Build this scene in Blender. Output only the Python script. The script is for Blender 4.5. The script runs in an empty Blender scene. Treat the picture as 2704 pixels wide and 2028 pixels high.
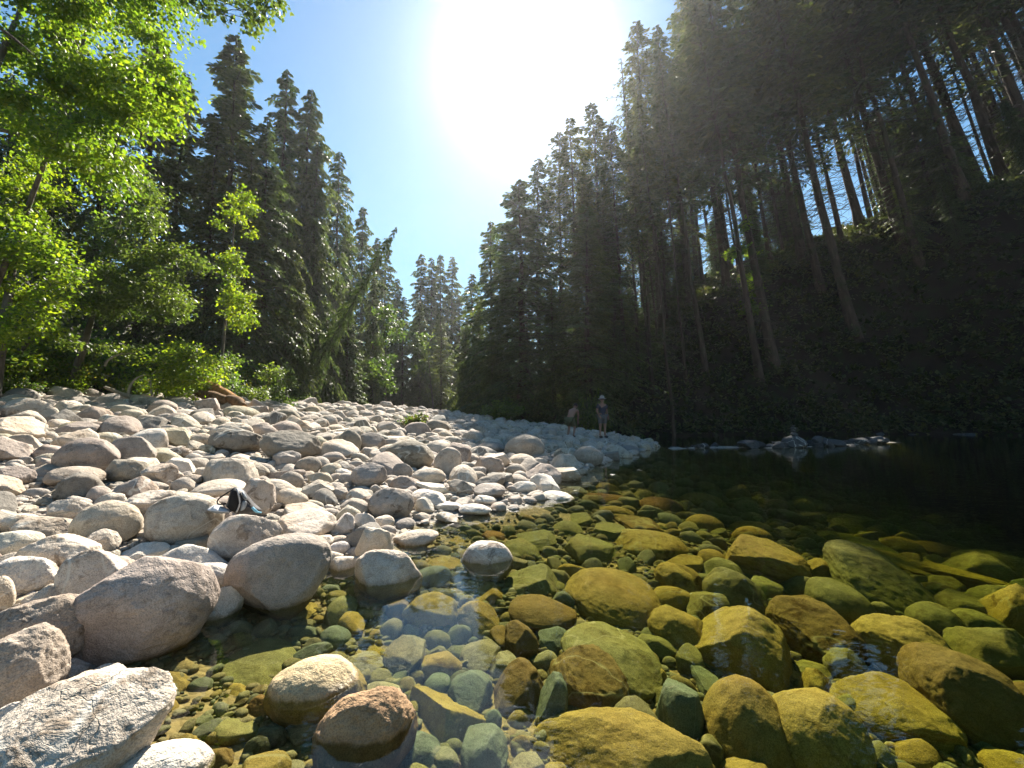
import bpy, bmesh, math, random
import numpy as np
from mathutils import Vector, Matrix, Euler

scene = bpy.context.scene
C = scene.collection
R = math.radians

# ------------------------------------------------------------------ camera, sky, sun, exposure
HAZE = 0.0003
H_EYE = 1.2
F_SRC = 1135.5                       # focal length in pixels of the 2704 px wide photograph
CX, CY, HORIZON = 1352.0, 1014.0, 1106.0
PITCH = math.atan((HORIZON - CY) / F_SRC)
cam_d = bpy.data.cameras.new('camera')
cam_d.sensor_width = 36.0
cam_d.lens = 36.0 * F_SRC / 2704.0
cam_d.clip_start = 0.05
cam_d.clip_end = 6000
cam = bpy.data.objects.new('camera', cam_d)
cam.location = (0, 0, H_EYE)
cam.rotation_euler = (math.pi / 2 + PITCH, 0, 0)
C.objects.link(cam)
scene.camera = cam

SUN_EL, SUN_AZ = R(41.5), R(2.0)      # azimuth measured from +Y towards +X
sun_dir = Vector((math.sin(SUN_AZ) * math.cos(SUN_EL), math.cos(SUN_AZ) * math.cos(SUN_EL), math.sin(SUN_EL)))

world = bpy.data.worlds.new('World')
scene.world = world
world.use_nodes = True
wn, wl = world.node_tree.nodes, world.node_tree.links
wn.clear()
sky = wn.new('ShaderNodeTexSky')
sky.sky_type = 'NISHITA'
sky.sun_disc = False
sky.sun_elevation = SUN_EL
sky.sun_rotation = SUN_AZ
sky.altitude = 200
sky.air_density = 1.5
sky.dust_density = 0.1
sky.ozone_density = 3.0
bg = wn.new('ShaderNodeBackground')
bg.inputs['Strength'].default_value = 0.05
wo = wn.new('ShaderNodeOutputWorld')
hs = wn.new('ShaderNodeHueSaturation'); hs.inputs['Saturation'].default_value = 1.26; hs.inputs['Hue'].default_value = 0.494; hs.inputs['Value'].default_value = 0.82
wl.new(sky.outputs[0], hs.inputs['Color']); wl.new(hs.outputs[0], bg.inputs['Color'])
# the glare that the air throws round the sun's disc
tcw = wn.new('ShaderNodeTexCoord')
dotn = wn.new('ShaderNodeVectorMath'); dotn.operation = 'DOT_PRODUCT'
wl.new(tcw.outputs['Generated'], dotn.inputs[0]); dotn.inputs[1].default_value = sun_dir
acs = wn.new('ShaderNodeMath'); acs.operation = 'ARCCOSINE'; wl.new(dotn.outputs['Value'], acs.inputs[0])
sc_ = wn.new('ShaderNodeMath'); sc_.operation = 'MULTIPLY'; wl.new(acs.outputs[0], sc_.inputs[0]); sc_.inputs[1].default_value = -1 / R(3.0)
ex = wn.new('ShaderNodeMath'); ex.operation = 'EXPONENT'; wl.new(sc_.outputs[0], ex.inputs[0])
am = wn.new('ShaderNodeMath'); am.operation = 'MULTIPLY'; wl.new(ex.outputs[0], am.inputs[0]); am.inputs[1].default_value = 2.6
bg2 = wn.new('ShaderNodeBackground'); bg2.inputs['Color'].default_value = (1, .97, .92, 1); wl.new(am.outputs[0], bg2.inputs['Strength'])
addw = wn.new('ShaderNodeAddShader'); wl.new(bg.outputs[0], addw.inputs[0]); wl.new(bg2.outputs[0], addw.inputs[1])
wl.new(addw.outputs[0], wo.inputs['Surface'])

sun_d = bpy.data.lights.new('sun', 'SUN')
sun_d.energy = 5.0
sun_d.angle = R(0.5)
sun_d.color = (1.0, 0.92, 0.80)
sun = bpy.data.objects.new('sun', sun_d)
sun.rotation_euler = (-sun_dir).to_track_quat('-Z', 'Y').to_euler()
sun.location = (0, 0, 60)
C.objects.link(sun)

scene.view_settings.view_transform = 'Standard'
scene.view_settings.look = 'None'
scene.view_settings.exposure = 1.78
scene.view_settings.gamma = 1.0
scene.view_settings.use_curve_mapping = False
scene.cycles.use_denoising = True
scene.cycles.max_bounces = 8
scene.cycles.diffuse_bounces = 3
scene.cycles.glossy_bounces = 3
scene.cycles.transmission_bounces = 4
scene.cycles.transparent_max_bounces = 12
scene.cycles.volume_bounces = 0
scene.cycles.sample_clamp_indirect = 4.0
scene.cycles.caustics_reflective = False
scene.cycles.caustics_refractive = False

# ------------------------------------------------------------------ helpers
rng = np.random.default_rng(7)

def thing_props(o, label=None, cat=None, group=None, kind=None):
    if label: o['label'] = label
    if cat: o['category'] = cat
    if group: o['group'] = group
    if kind: o['kind'] = kind
    return o

def mesh_np(name, verts, faces, mats=(), mat_idx=None, smooth=False):
    """verts (n,3); faces: (m,k) array or list of such arrays (k may differ)."""
    me = bpy.data.meshes.new(name)
    fl = faces if isinstance(faces, list) else [faces]
    fl = [np.asarray(f, dtype=np.int32) for f in fl if len(f)]
    verts = np.asarray(verts, dtype=np.float32)
    me.vertices.add(len(verts))
    me.vertices.foreach_set('co', verts.ravel())
    nl = sum(f.size for f in fl)
    nf = sum(len(f) for f in fl)
    me.loops.add(nl)
    me.loops.foreach_set('vertex_index', np.concatenate([f.ravel() for f in fl]))
    me.polygons.add(nf)
    sizes = np.concatenate([np.full(len(f), f.shape[1], dtype=np.int32) for f in fl])
    starts = np.concatenate([[0], np.cumsum(sizes)[:-1]]).astype(np.int32)
    me.polygons.foreach_set('loop_start', starts)
    me.polygons.foreach_set('loop_total', sizes)
    for m in mats: me.materials.append(m)
    if mat_idx is not None: me.polygons.foreach_set('material_index', np.asarray(mat_idx, dtype=np.int32))
    me.polygons.foreach_set('use_smooth', np.full(nf, smooth, dtype=bool))
    me.update(calc_edges=True)
    return me

def link(name, data, parent=None, loc=None, rot=None, scl=None):
    o = bpy.data.objects.new(name, data)
    C.objects.link(o)
    if parent: o.parent = parent
    if loc is not None: o.location = loc
    if rot is not None: o.rotation_euler = rot
    if scl is not None: o.scale = scl
    return o

_perm = np.random.default_rng(11).integers(0, 1 << 30, 4096)
def _hash(ix, iy, iz, s):
    return _perm[(ix * 374761 + iy * 668265 + iz * 224682 + s * 3266489) & 4095]
def noise3(p, seed=0):
    """value-gradient noise about -1..1, vectorised"""
    p = np.asarray(p, dtype=np.float64)
    i = np.floor(p).astype(np.int64)
    f = p - i
    u = f * f * f * (f * (f * 6 - 15) + 10)
    out = 0
    for dx in (0, 1):
        for dy in (0, 1):
            for dz in (0, 1):
                h = _hash(i[:, 0] + dx, i[:, 1] + dy, i[:, 2] + dz, seed)
                gx = (h & 255) / 127.5 - 1
                gy = ((h >> 8) & 255) / 127.5 - 1
                gz = ((h >> 16) & 255) / 127.5 - 1
                d = gx * (f[:, 0] - dx) + gy * (f[:, 1] - dy) + gz * (f[:, 2] - dz)
                w = (u[:, 0] if dx else 1 - u[:, 0]) * (u[:, 1] if dy else 1 - u[:, 1]) * (u[:, 2] if dz else 1 - u[:, 2])
                out = out + d * w
    return out
def fbm(p, seed=0, octv=4, gain=0.5):
    a, s, t = 1.0, 1.0, 0
    for k in range(octv):
        t = t + a * noise3(p * s, seed + k * 17)
        a *= gain; s *= 2.03
    return t

# ------------------------------------------------------------------ the lie of the land
# (x to the east across the picture, y away from the camera, z = 0 is the water)
WATERLINE = [(-4.5, -6), (-2.6, -0.5), (-1.3, 1.25), (-1.45, 1.75), (-1.95, 2.15), (-2.0, 3.0), (-1.55, 3.7), (-1.12, 4.0),
             (-1.1, 4.95), (0.25, 6.0), (0.85, 8.2), (1.9, 10.6), (3.4, 13.4), (5.0, 16.4), (6.6, 19.4)]
BACKLINE = [(6.6, 19.4), (5.8, 23.0), (0, 26.5), (-7, 29), (-13, 33), (-17, 48)]
LEFTBANK = [(-10, -8), (-10.5, 0), (-11.3, 6), (-12.3, 10), (-12.6, 13), (-11.6, 16.5), (-11.0, 19.5), (-11.5, 23), (-15, 32), (-17, 45), (-17, 80)]
RIGHTBANK = [(70, -20), (56, -6), (48, 12), (42, 26), (34, 33.5), (24, 34), (14, 32), (8, 29), (3, 31), (-2, 37), (-6, 50), (-8, 90)]
BAR = WATERLINE + BACKLINE[1:] + [(-60, 48), (-60, -6)]

SPIT = [(6.5, 17.6), (8.8, 18.3), (11, 18), (15, 19.8), (20, 22.5)]
def seg_dist(x, y, line):
    d = np.full(np.shape(x), 1e9)
    for (x0, y0), (x1, y1) in zip(line[:-1], line[1:]):
        dx, dy = x1 - x0, y1 - y0
        t = np.clip(((x - x0) * dx + (y - y0) * dy) / (dx * dx + dy * dy), 0, 1)
        d = np.minimum(d, np.hypot(x - x0 - t * dx, y - y0 - t * dy))
    return d
def inside(x, y, poly):
    c = np.zeros(np.shape(x), dtype=bool)
    n = len(poly)
    for i in range(n):
        x0, y0 = poly[i]; x1, y1 = poly[(i + 1) % n]
        if y0 == y1: continue
        k = ((y0 > y) != (y1 > y)) & (x < (x1 - x0) * (y - y0) / (y1 - y0) + x0)
        c ^= k
    return c
LB_POLY = LEFTBANK + [(-400, 80), (-400, -8)]
RB_POLY = RIGHTBANK + [(-8, 400), (400, 400), (400, -20)]
RIM = ([-20, 0, 5, 10, 16, 24, 38, 48, 80], [2, 1.5, 1.4, 4, 11, 15.5, 21.5, 23.5, 26])
def smooth(a, b, x):
    t = np.clip((x - a) / (b - a), 0, 1)
    return t * t * (3 - 2 * t)
def ground(x, y, rough=True):
    x = np.asarray(x, dtype=np.float64); y = np.asarray(y, dtype=np.float64)
    dW, dB = seg_dist(x, y, WATERLINE), seg_dist(x, y, BACKLINE)
    inb = inside(x, y, BAR)
    zb = np.minimum(np.minimum(0.135 * dW, 1.75), 0.35 * dB)
    d = np.minimum(dW, dB)
    bed = -np.interp(d, [0, 0.5, 1.2, 2.6, 4.2, 5.8, 7.5, 11, 40], [0.02, 0.12, 0.20, 0.34, 0.50, 0.70, 1.15, 3.0, 3.8])
    z = np.where(inb, zb, bed)
    z = np.maximum(z, 0.06 - 0.4 * seg_dist(x, y, SPIT))
    inl = inside(x, y, LB_POLY)
    dl = seg_dist(x, y, LEFTBANK)
    z = np.where(inl, np.maximum(z, 0.2) + 0.38 * dl - 0.018 * np.minimum(dl, 10) ** 2 * (dl > 0) + 0.1 * np.maximum(dl - 10, 0), z)
    inr = inside(x, y, RB_POLY)
    dr = seg_dist(x, y, RIGHTBANK)
    rim = np.interp(x, RIM[0], RIM[1])
    wid = 0.42 * rim + 3
    zr = 0.05 + rim * smooth(0, 1, dr / wid) + 0.22 * np.maximum(dr - wid, 0)
    z = np.where(inr, zr, np.maximum(z, np.where(dr < 6, -0.35 - 0.5 * dr, -99)))
    if rough:
        p = np.stack([x.ravel(), y.ravel(), x.ravel() * 0], 1)
        far = smooth(0, 6, np.where(inr, dr, 0)).ravel() + 0.5 * smooth(0, 3, np.where(inl, dl, 0)).ravel()
        z = z + ((0.03 * fbm(p * 1.3, 3, 3)) + far * (1.6 * fbm(p * 0.16, 9, 5))).reshape(z.shape)
    return z

cp, sp = math.cos(PITCH), math.sin(PITCH)
def ray(px, py):
    """direction (per unit forward depth along y) of a pixel of the 2704x2028 photograph"""
    u, v = (px - CX) / F_SRC, (CY - py) / F_SRC
    d = Vector((u, cp - v * sp, sp + v * cp))
    return d / d.y
def project(p):
    x, y, z = p[0], p[1], p[2] - H_EYE
    f = y * cp + z * sp
    v = -y * sp + z * cp
    return CX + F_SRC * x / f, CY - F_SRC * v / f
def at(px, py, y):
    d = ray(px, py)
    return Vector((d.x * y, y, H_EYE + d.z * y))
_ts = np.concatenate([np.linspace(0.7, 12, 500), np.linspace(12.05, 60, 500)])
def hit(px, py, lift=0.0, cap=None):
    d = ray(px, py)
    z = H_EYE + d.z * _ts
    g = ground(d.x * _ts, _ts, False) + lift
    if cap is not None: g = np.minimum(g, cap)
    k = np.argmax(z <= g)
    if not (z <= g).any(): k = len(_ts) - 1
    t = _ts[k]
    return Vector((d.x * t, t, z[k]))

# ------------------------------------------------------------------ materials
def new_mat(name):
    m = bpy.data.materials.new(name)
    m.use_nodes = True
    m.node_tree.nodes.clear()
    return m, m.node_tree.nodes, m.node_tree.links
def N(ns, t, **kw):
    n = ns.new(t)
    for k, v in kw.items(): setattr(n, k, v)
    return n
def mixc(ns, ls, fac, a, b, blend='MIX'):
    n = ns.new('ShaderNodeMix'); n.data_type = 'RGBA'; n.blend_type = blend
    for s, v in ((n.inputs[0], fac), (n.inputs[6], a), (n.inputs[7], b)):
        if isinstance(v, (int, float)): s.default_value = v
        elif isinstance(v, tuple): s.default_value = (*v, 1) if len(v) == 3 else v
        else: ls.new(v, s)
    return n.outputs[2]
def ramp(ns, ls, fac, stops):
    n = ns.new('ShaderNodeValToRGB')
    while len(n.color_ramp.elements) < len(stops): n.color_ramp.elements.new(0.5)
    for e, (p, c) in zip(n.color_ramp.elements, stops):
        e.position = p
        e.color = (*c, 1) if isinstance(c, tuple) else (c, c, c, 1)
    ls.new(fac, n.inputs[0])
    return n.outputs[0]
def mth(ns, ls, op, a, b=None, clamp=False):
    n = ns.new('ShaderNodeMath'); n.operation = op; n.use_clamp = clamp
    for i, v in enumerate((a, b)):
        if v is None: continue
        if isinstance(v, (int, float)): n.inputs[i].default_value = v
        else: ls.new(v, n.inputs[i])
    return n.outputs[0]
def noise_tex(ns, ls, vec, scale, detail=3, rough=0.55, dist=0.0):
    n = ns.new('ShaderNodeTexNoise')
    n.inputs['Scale'].default_value = scale
    n.inputs['Detail'].default_value = detail
    n.inputs['Roughness'].default_value = rough
    n.inputs['Distortion'].default_value = dist
    ls.new(vec, n.inputs['Vector'])
    return n.outputs['Fac']

def rock_material(name, per_object=True, stuff_ramp=None):
    m, ns, ls = new_mat(name)
    geo = N(ns, 'ShaderNodeNewGeometry')
    pos = geo.outputs['Position']
    sepz = N(ns, 'ShaderNodeSeparateXYZ'); ls.new(pos, sepz.inputs[0])
    z = sepz.outputs['Z']
    if per_object:
        oi = N(ns, 'ShaderNodeObjectInfo')
        base = oi.outputs['Color']; alg = oi.outputs['Alpha']; rnd = oi.outputs['Random']
    else:
        rnd = geo.outputs['Random Per Island']
        base = ramp(ns, ls, rnd, stuff_ramp)
        alg = mth(ns, ls, 'FRACT', mth(ns, ls, 'MULTIPLY', rnd, 37.7))
    off = N(ns, 'ShaderNodeVectorMath', operation='MULTIPLY_ADD')
    comb = N(ns, 'ShaderNodeCombineXYZ')
    for i, k in enumerate((31.0, 57.0, 83.0)): ls.new(mth(ns, ls, 'MULTIPLY', rnd, k), comb.inputs[i])
    ls.new(pos, off.inputs[0]); off.inputs[1].default_value = (1, 1, 1); ls.new(comb.outputs[0], off.inputs[2])
    v = off.outputs[0]
    big = noise_tex(ns, ls, v, 3.0, 4, 0.6)
    mid = noise_tex(ns, ls, v, 14.0, 4, 0.65)
    grain = noise_tex(ns, ls, v, 170.0, 2, 0.7)
    vor = N(ns, 'ShaderNodeTexVoronoi'); vor.inputs['Scale'].default_value = 210; ls.new(v, vor.inputs['Vector'])
    col = mixc(ns, ls, 1.0, base, ramp(ns, ls, big, [(0.3, 0.78), (0.55, 1.0), (0.75, 1.12)]), 'MULTIPLY')
    col = mixc(ns, ls, 1.0, col, ramp(ns, ls, mid, [(0.3, 0.8), (0.6, 1.05)]), 'MULTIPLY')
    col = mixc(ns, ls, 0.75, col, ramp(ns, ls, grain, [(0.36, 0.55), (0.5, 1.0), (0.68, 1.25)]), 'MULTIPLY')
    # dark mineral flecks and lichen-like stains
    fleck = ramp(ns, ls, vor.outputs['Distance'], [(0.12, 0.55), (0.3, 1.0)])
    col = mixc(ns, ls, 0.5, col, fleck, 'MULTIPLY')
    st = noise_tex(ns, ls, v, 7.0, 6, 0.72, 0.6)
    stain_amt = ramp(ns, ls, rnd, [(0.15, 0.15), (0.9, 0.95)])
    stain = mth(ns, ls, 'MULTIPLY', ramp(ns, ls, st, [(0.53, 0.0), (0.62, 1.0)]), stain_amt)
    col = mixc(ns, ls, stain, col, mixc(ns, ls, 1.0, col, (0.42, 0.38, 0.34), 'MULTIPLY'))
    vn = N(ns, 'ShaderNodeTexVoronoi', feature='DISTANCE_TO_EDGE'); vn.inputs['Scale'].default_value = 2.4; vn.inputs['Randomness'].default_value = 1.0
    wv_ = N(ns, 'ShaderNodeVectorMath', operation='MULTIPLY_ADD'); nc = N(ns, 'ShaderNodeTexNoise'); nc.inputs['Scale'].default_value = 5.0; nc.inputs['Detail'].default_value = 4; ls.new(v, nc.inputs['Vector'])
    ls.new(nc.outputs['Color'], wv_.inputs[0]); wv_.inputs[1].default_value = (.5, .5, .5); ls.new(v, wv_.inputs[2]); ls.new(wv_.outputs[0], vn.inputs['Vector'])
    crack = mth(ns, ls, 'MULTIPLY', ramp(ns, ls, vn.outputs['Distance'], [(0.0, 1.0), (0.014, 0.0)]), ramp(ns, ls, noise_tex(ns, ls, v, 2.2, 2, 0.5), [(0.56, 0.0), (0.66, 0.8)]))
    col = mixc(ns, ls, mth(ns, ls, 'MULTIPLY', crack, 0.4), col, mixc(ns, ls, 1.0, col, (0.35, 0.31, 0.27), 'MULTIPLY'))
    dust = noise_tex(ns, ls, v, 1.6, 5, 0.6)
    col = mixc(ns, ls, ramp(ns, ls, dust, [(0.5, 0.0), (0.7, 0.55)]), col, mixc(ns, ls, 1.0, col, (1.05, 0.86, 0.66), 'MULTIPLY'))
    vb = noise_tex(ns, ls, v, 1.3, 3, 0.5, 0.8)
    vein = mth(ns, ls, 'MULTIPLY', ramp(ns, ls, mth(ns, ls, 'ABSOLUTE', mth(ns, ls, 'SUBTRACT', vb, 0.5)), [(0.0, 1.0), (0.012, 0.0)]), ramp(ns, ls, rnd, [(0.6, 0.0), (0.65, 0.7)]))
    col = mixc(ns, ls, vein, col, (0.6, 0.57, 0.5))
    lich = mth(ns, ls, 'MULTIPLY', ramp(ns, ls, noise_tex(ns, ls, v, 22.0, 4, 0.7), [(0.6, 0.0), (0.67, 1.0)]), ramp(ns, ls, big, [(0.5, 0.0), (0.62, 0.8)]))
    col = mixc(ns, ls, mth(ns, ls, 'MULTIPLY', lich, 0.6), col, mixc(ns, ls, 1.0, col, (0.45, 0.43, 0.36), 'MULTIPLY'))
    # algae and wet band under the waterline
    zn = mth(ns, ls, 'ADD', z, mth(ns, ls, 'MULTIPLY', mth(ns, ls, 'SUBTRACT', mid, 0.5), 0.05))
    under = ramp(ns, ls, mth(ns, ls, 'ADD', mth(ns, ls, 'MULTIPLY', zn, 12.0), 0.5), [(0.42, 1.0), (0.6, 0.0)])
    wet = ramp(ns, ls, mth(ns, ls, 'ADD', mth(ns, ls, 'MULTIPLY', zn, 6.0), 0.5), [(0.5, 1.0), (0.72, 0.0)])
    alga = mixc(ns, ls, mid, (0.33, 0.285, 0.13), (0.47, 0.43, 0.23))
    alga = mixc(ns, ls, mth(ns, ls, 'MULTIPLY', big, 0.6), alga, (0.25, 0.28, 0.11))
    alga = mixc(ns, ls, alg, (0.42, 0.43, 0.34), alga)
    colu = mixc(ns, ls, 1.0, col, alga, 'MULTIPLY')
    colw = mixc(ns, ls, 1.0, col, (0.55, 0.5, 0.42), 'MULTIPLY')
    col = mixc(ns, ls, wet, col, colw)
    col = mixc(ns, ls, under, col, colu)
    bs = N(ns, 'ShaderNodeBsdfPrincipled')
    ls.new(col, bs.inputs['Base Color'])
    r = mixc(ns, ls, wet, (0.88, 0.88, 0.88), (0.22, 0.22, 0.22))
    r = mixc(ns, ls, under, r, (0.6, 0.6, 0.6))
    ls.new(r, bs.inputs['Roughness'])
    ls.new(mth(ns, ls, 'ADD', mth(ns, ls, 'MULTIPLY', mth(ns, ls, 'SUBTRACT', 1.0, under), 0.22), mth(ns, ls, 'MULTIPLY', mth(ns, ls, 'MULTIPLY', wet, mth(ns, ls, 'SUBTRACT', 1.0, under)), 0.3)), bs.inputs['Specular IOR Level'])
    h = mth(ns, ls, 'ADD', mth(ns, ls, 'MULTIPLY', st, 1.6), mth(ns, ls, 'MULTIPLY', mid, 1.2))
    h = mth(ns, ls, 'ADD', h, mth(ns, ls, 'MULTIPLY', grain, 0.16))
    pit = N(ns, 'ShaderNodeTexVoronoi'); pit.inputs['Scale'].default_value = 38; ls.new(v, pit.inputs['Vector'])
    h = mth(ns, ls, 'ADD', h, mth(ns, ls, 'MULTIPLY', ramp(ns, ls, pit.outputs['Distance'], [(0.05, 0.0), (0.25, 1.0)]), 0.18))
    h = mth(ns, ls, 'SUBTRACT', h, mth(ns, ls, 'MULTIPLY', crack, 0.45))
    bp = N(ns, 'ShaderNodeBump'); bp.inputs['Strength'].default_value = 0.75; bp.inputs['Distance'].default_value = 0.02
    st_ = mth(ns, ls, 'SUBTRACT', 0.8, mth(ns, ls, 'MULTIPLY', under, 0.45)); ls.new(st_, bp.inputs['Strength'])
    ls.new(h, bp.inputs['Height']); ls.new(bp.outputs[0], bs.inputs['Normal'])
    out = N(ns, 'ShaderNodeOutputMaterial'); ls.new(bs.outputs[0], out.inputs[0])
    return m

M_rock = rock_material('rock')
M_dry = rock_material('dry_cobbles', False, [(0.0, (0.47, 0.41, 0.34)), (0.25, (0.40, 0.35, 0.30)), (0.5, (0.50, 0.44, 0.37)), (0.7, (0.35, 0.31, 0.27)), (0.85, (0.47, 0.41, 0.31)), (1.0, (0.30, 0.29, 0.26))])
M_wet = rock_material('bed_cobbles', False, [(0.0, (0.40, 0.36, 0.26)), (0.2, (0.24, 0.27, 0.22)), (0.38, (0.42, 0.37, 0.24)), (0.55, (0.30, 0.30, 0.25)), (0.75, (0.45, 0.36, 0.22)), (1.0, (0.17, 0.19, 0.15))])

def ground_material():
    m, ns, ls = new_mat('riverbank_ground')
    geo = N(ns, 'ShaderNodeNewGeometry'); pos = geo.outputs['Position']
    sep = N(ns, 'ShaderNodeSeparateXYZ'); ls.new(pos, sep.inputs[0])
    vor = N(ns, 'ShaderNodeTexVoronoi'); vor.inputs['Scale'].default_value = 26; ls.new(pos, vor.inputs['Vector'])
    n1 = noise_tex(ns, ls, pos, 9, 5, 0.65)
    gr = ramp(ns, ls, mth(ns, ls, 'FRACT', mth(ns, ls, 'MULTIPLY', vor.outputs['Color'], 1.0)), [(0.0, (0.26, 0.23, 0.19)), (0.5, (0.38, 0.35, 0.30)), (1.0, (0.20, 0.20, 0.18))])
    gr = mixc(ns, ls, 1.0, gr, ramp(ns, ls, n1, [(0.3, 0.55), (0.7, 1.1)]), 'MULTIPLY')
    under = ramp(ns, ls, mth(ns, ls, 'ADD', mth(ns, ls, 'MULTIPLY', sep.outputs['Z'], 8.0), 0.5), [(0.35, 1.0), (0.55, 0.0)])
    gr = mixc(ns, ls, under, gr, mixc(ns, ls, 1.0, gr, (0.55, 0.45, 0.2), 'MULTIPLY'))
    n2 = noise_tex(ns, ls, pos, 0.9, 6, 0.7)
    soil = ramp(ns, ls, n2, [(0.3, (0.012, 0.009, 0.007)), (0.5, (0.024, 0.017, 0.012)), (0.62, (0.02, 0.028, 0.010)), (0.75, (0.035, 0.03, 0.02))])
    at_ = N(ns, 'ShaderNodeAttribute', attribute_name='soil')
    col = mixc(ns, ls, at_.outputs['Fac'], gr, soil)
    bs = N(ns, 'ShaderNodeBsdfPrincipled'); ls.new(col, bs.inputs['Base Color']); bs.inputs['Roughness'].default_value = 0.95
    bs.inputs['Specular IOR Level'].default_value = 0.15
    bp = N(ns, 'ShaderNodeBump'); bp.inputs['Strength'].default_value = 0.8; bp.inputs['Distance'].default_value = 0.03
    ls.new(mth(ns, ls, 'ADD', n1, mth(ns, ls, 'MULTIPLY', vor.outputs['Distance'], -0.6)), bp.inputs['Height']); ls.new(bp.outputs[0], bs.inputs['Normal'])
    out = N(ns, 'ShaderNodeOutputMaterial'); ls.new(bs.outputs[0], out.inputs[0])
    return m
M_ground = ground_material()

def water_material():
    m, ns, ls = new_mat('river_water')
    geo = N(ns, 'ShaderNodeNewGeometry'); pos = geo.outputs['Position']
    mp = N(ns, 'ShaderNodeMapping'); mp.inputs['Rotation'].default_value = (0, 0, R(25)); mp.inputs['Scale'].default_value = (1.0, 1.9, 1.0)
    ls.new(pos, mp.inputs['Vector'])
    a = noise_tex(ns, ls, mp.outputs[0], 1.4, 3, 0.5, 0.5)
    b = noise_tex(ns, ls, mp.outputs[0], 7.0, 2, 0.5, 0.3)
    patch = ramp(ns, ls, noise_tex(ns, ls, pos, 0.45, 2, 0.5), [(0.42, 0.7), (0.62, 1.9)])
    h = mth(ns, ls, 'ADD', a, mth(ns, ls, 'MULTIPLY', mth(ns, ls, 'MULTIPLY', b, 0.13), patch))
    bp = N(ns, 'ShaderNodeBump'); bp.inputs['Strength'].default_value = 0.4; bp.inputs['Distance'].default_value = 0.014
    ls.new(h, bp.inputs['Height'])
    dt = N(ns, 'ShaderNodeVectorMath', operation='DOT_PRODUCT'); ls.new(bp.outputs[0], dt.inputs[0]); ls.new(geo.outputs['Incoming'], dt.inputs[1])
    om = mth(ns, ls, 'SUBTRACT', 1.0, mth(ns, ls, 'ABSOLUTE', dt.outputs['Value']), clamp=True)
    fr = mth(ns, ls, 'ADD', mth(ns, ls, 'MULTIPLY', mth(ns, ls, 'POWER', om, 5.0), 0.98), 0.02, clamp=True)
    tr = N(ns, 'ShaderNodeBsdfTransparent'); tr.inputs[0].default_value = (0.97, 0.98, 0.96, 1)
    gl = N(ns, 'ShaderNodeBsdfGlossy'); gl.inputs['Roughness'].default_value = 0.015; gl.inputs['Color'].default_value = (1, 1, 1, 1)
    ls.new(bp.outputs[0], gl.inputs['Normal'])
    mx = N(ns, 'ShaderNodeMixShader'); ls.new(fr, mx.inputs[0]); ls.new(tr.outputs[0], mx.inputs[1]); ls.new(gl.outputs[0], mx.inputs[2])
    va = N(ns, 'ShaderNodeVolumeAbsorption')
    va.inputs['Color'].default_value = (0.70, 0.74, 0.08, 1); va.inputs['Density'].default_value = 1.0
    out = N(ns, 'ShaderNodeOutputMaterial'); ls.new(mx.outputs[0], out.inputs['Surface']); ls.new(va.outputs[0], out.inputs['Volume'])
    return m
M_water = water_material()

# ------------------------------------------------------------------ ground sheet and river
def axis(segs):
    out = []
    for a, b, n in segs: out += list(np.linspace(a, b, n, endpoint=False))
    return np.array(out + [segs[-1][1]])
gx = axis([(-120, -30, 30), (-30, -8, 44), (-8, 8, 100), (8, 60, 90), (60, 130, 24)])
gy = axis([(-60, -8, 14), (-8, 0, 20), (0, 10, 80), (10, 45, 110), (45, 150, 50)])
GX, GY = np.meshgrid(gx, gy)
GZ = ground(GX, GY)
GZ = np.minimum(GZ, 60)
nx, ny = len(gx), len(gy)
idx = np.arange(nx * ny).reshape(ny, nx)
quads = np.stack([idx[:-1, :-1], idx[:-1, 1:], idx[1:, 1:], idx[1:, :-1]], -1).reshape(-1, 4)
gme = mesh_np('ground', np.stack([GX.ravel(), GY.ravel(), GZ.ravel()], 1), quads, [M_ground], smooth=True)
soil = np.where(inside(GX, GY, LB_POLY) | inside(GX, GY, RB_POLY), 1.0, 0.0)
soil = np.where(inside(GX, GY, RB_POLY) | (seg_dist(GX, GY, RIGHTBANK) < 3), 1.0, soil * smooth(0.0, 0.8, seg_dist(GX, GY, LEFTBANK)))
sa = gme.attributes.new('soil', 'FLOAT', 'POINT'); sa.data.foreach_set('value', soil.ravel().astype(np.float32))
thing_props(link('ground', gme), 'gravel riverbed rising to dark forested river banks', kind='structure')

def box_verts(x0, x1, y0, y1, z0, z1):
    v = [(x0, y0, z0), (x1, y0, z0), (x1, y1, z0), (x0, y1, z0), (x0, y0, z1), (x1, y0, z1), (x1, y1, z1), (x0, y1, z1)]
    f = [(0, 3, 2, 1), (4, 5, 6, 7), (0, 1, 5, 4), (1, 2, 6, 5), (2, 3, 7, 6), (3, 0, 4, 7)]
    return np.array(v, float), np.array(f)
wv, wf = box_verts(-60, 110, -50, 145, -7, 0)
thing_props(link('water', mesh_np('water', wv, wf, [M_water])), 'clear shallow river water over olive and ochre stones', kind='structure')

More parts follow.
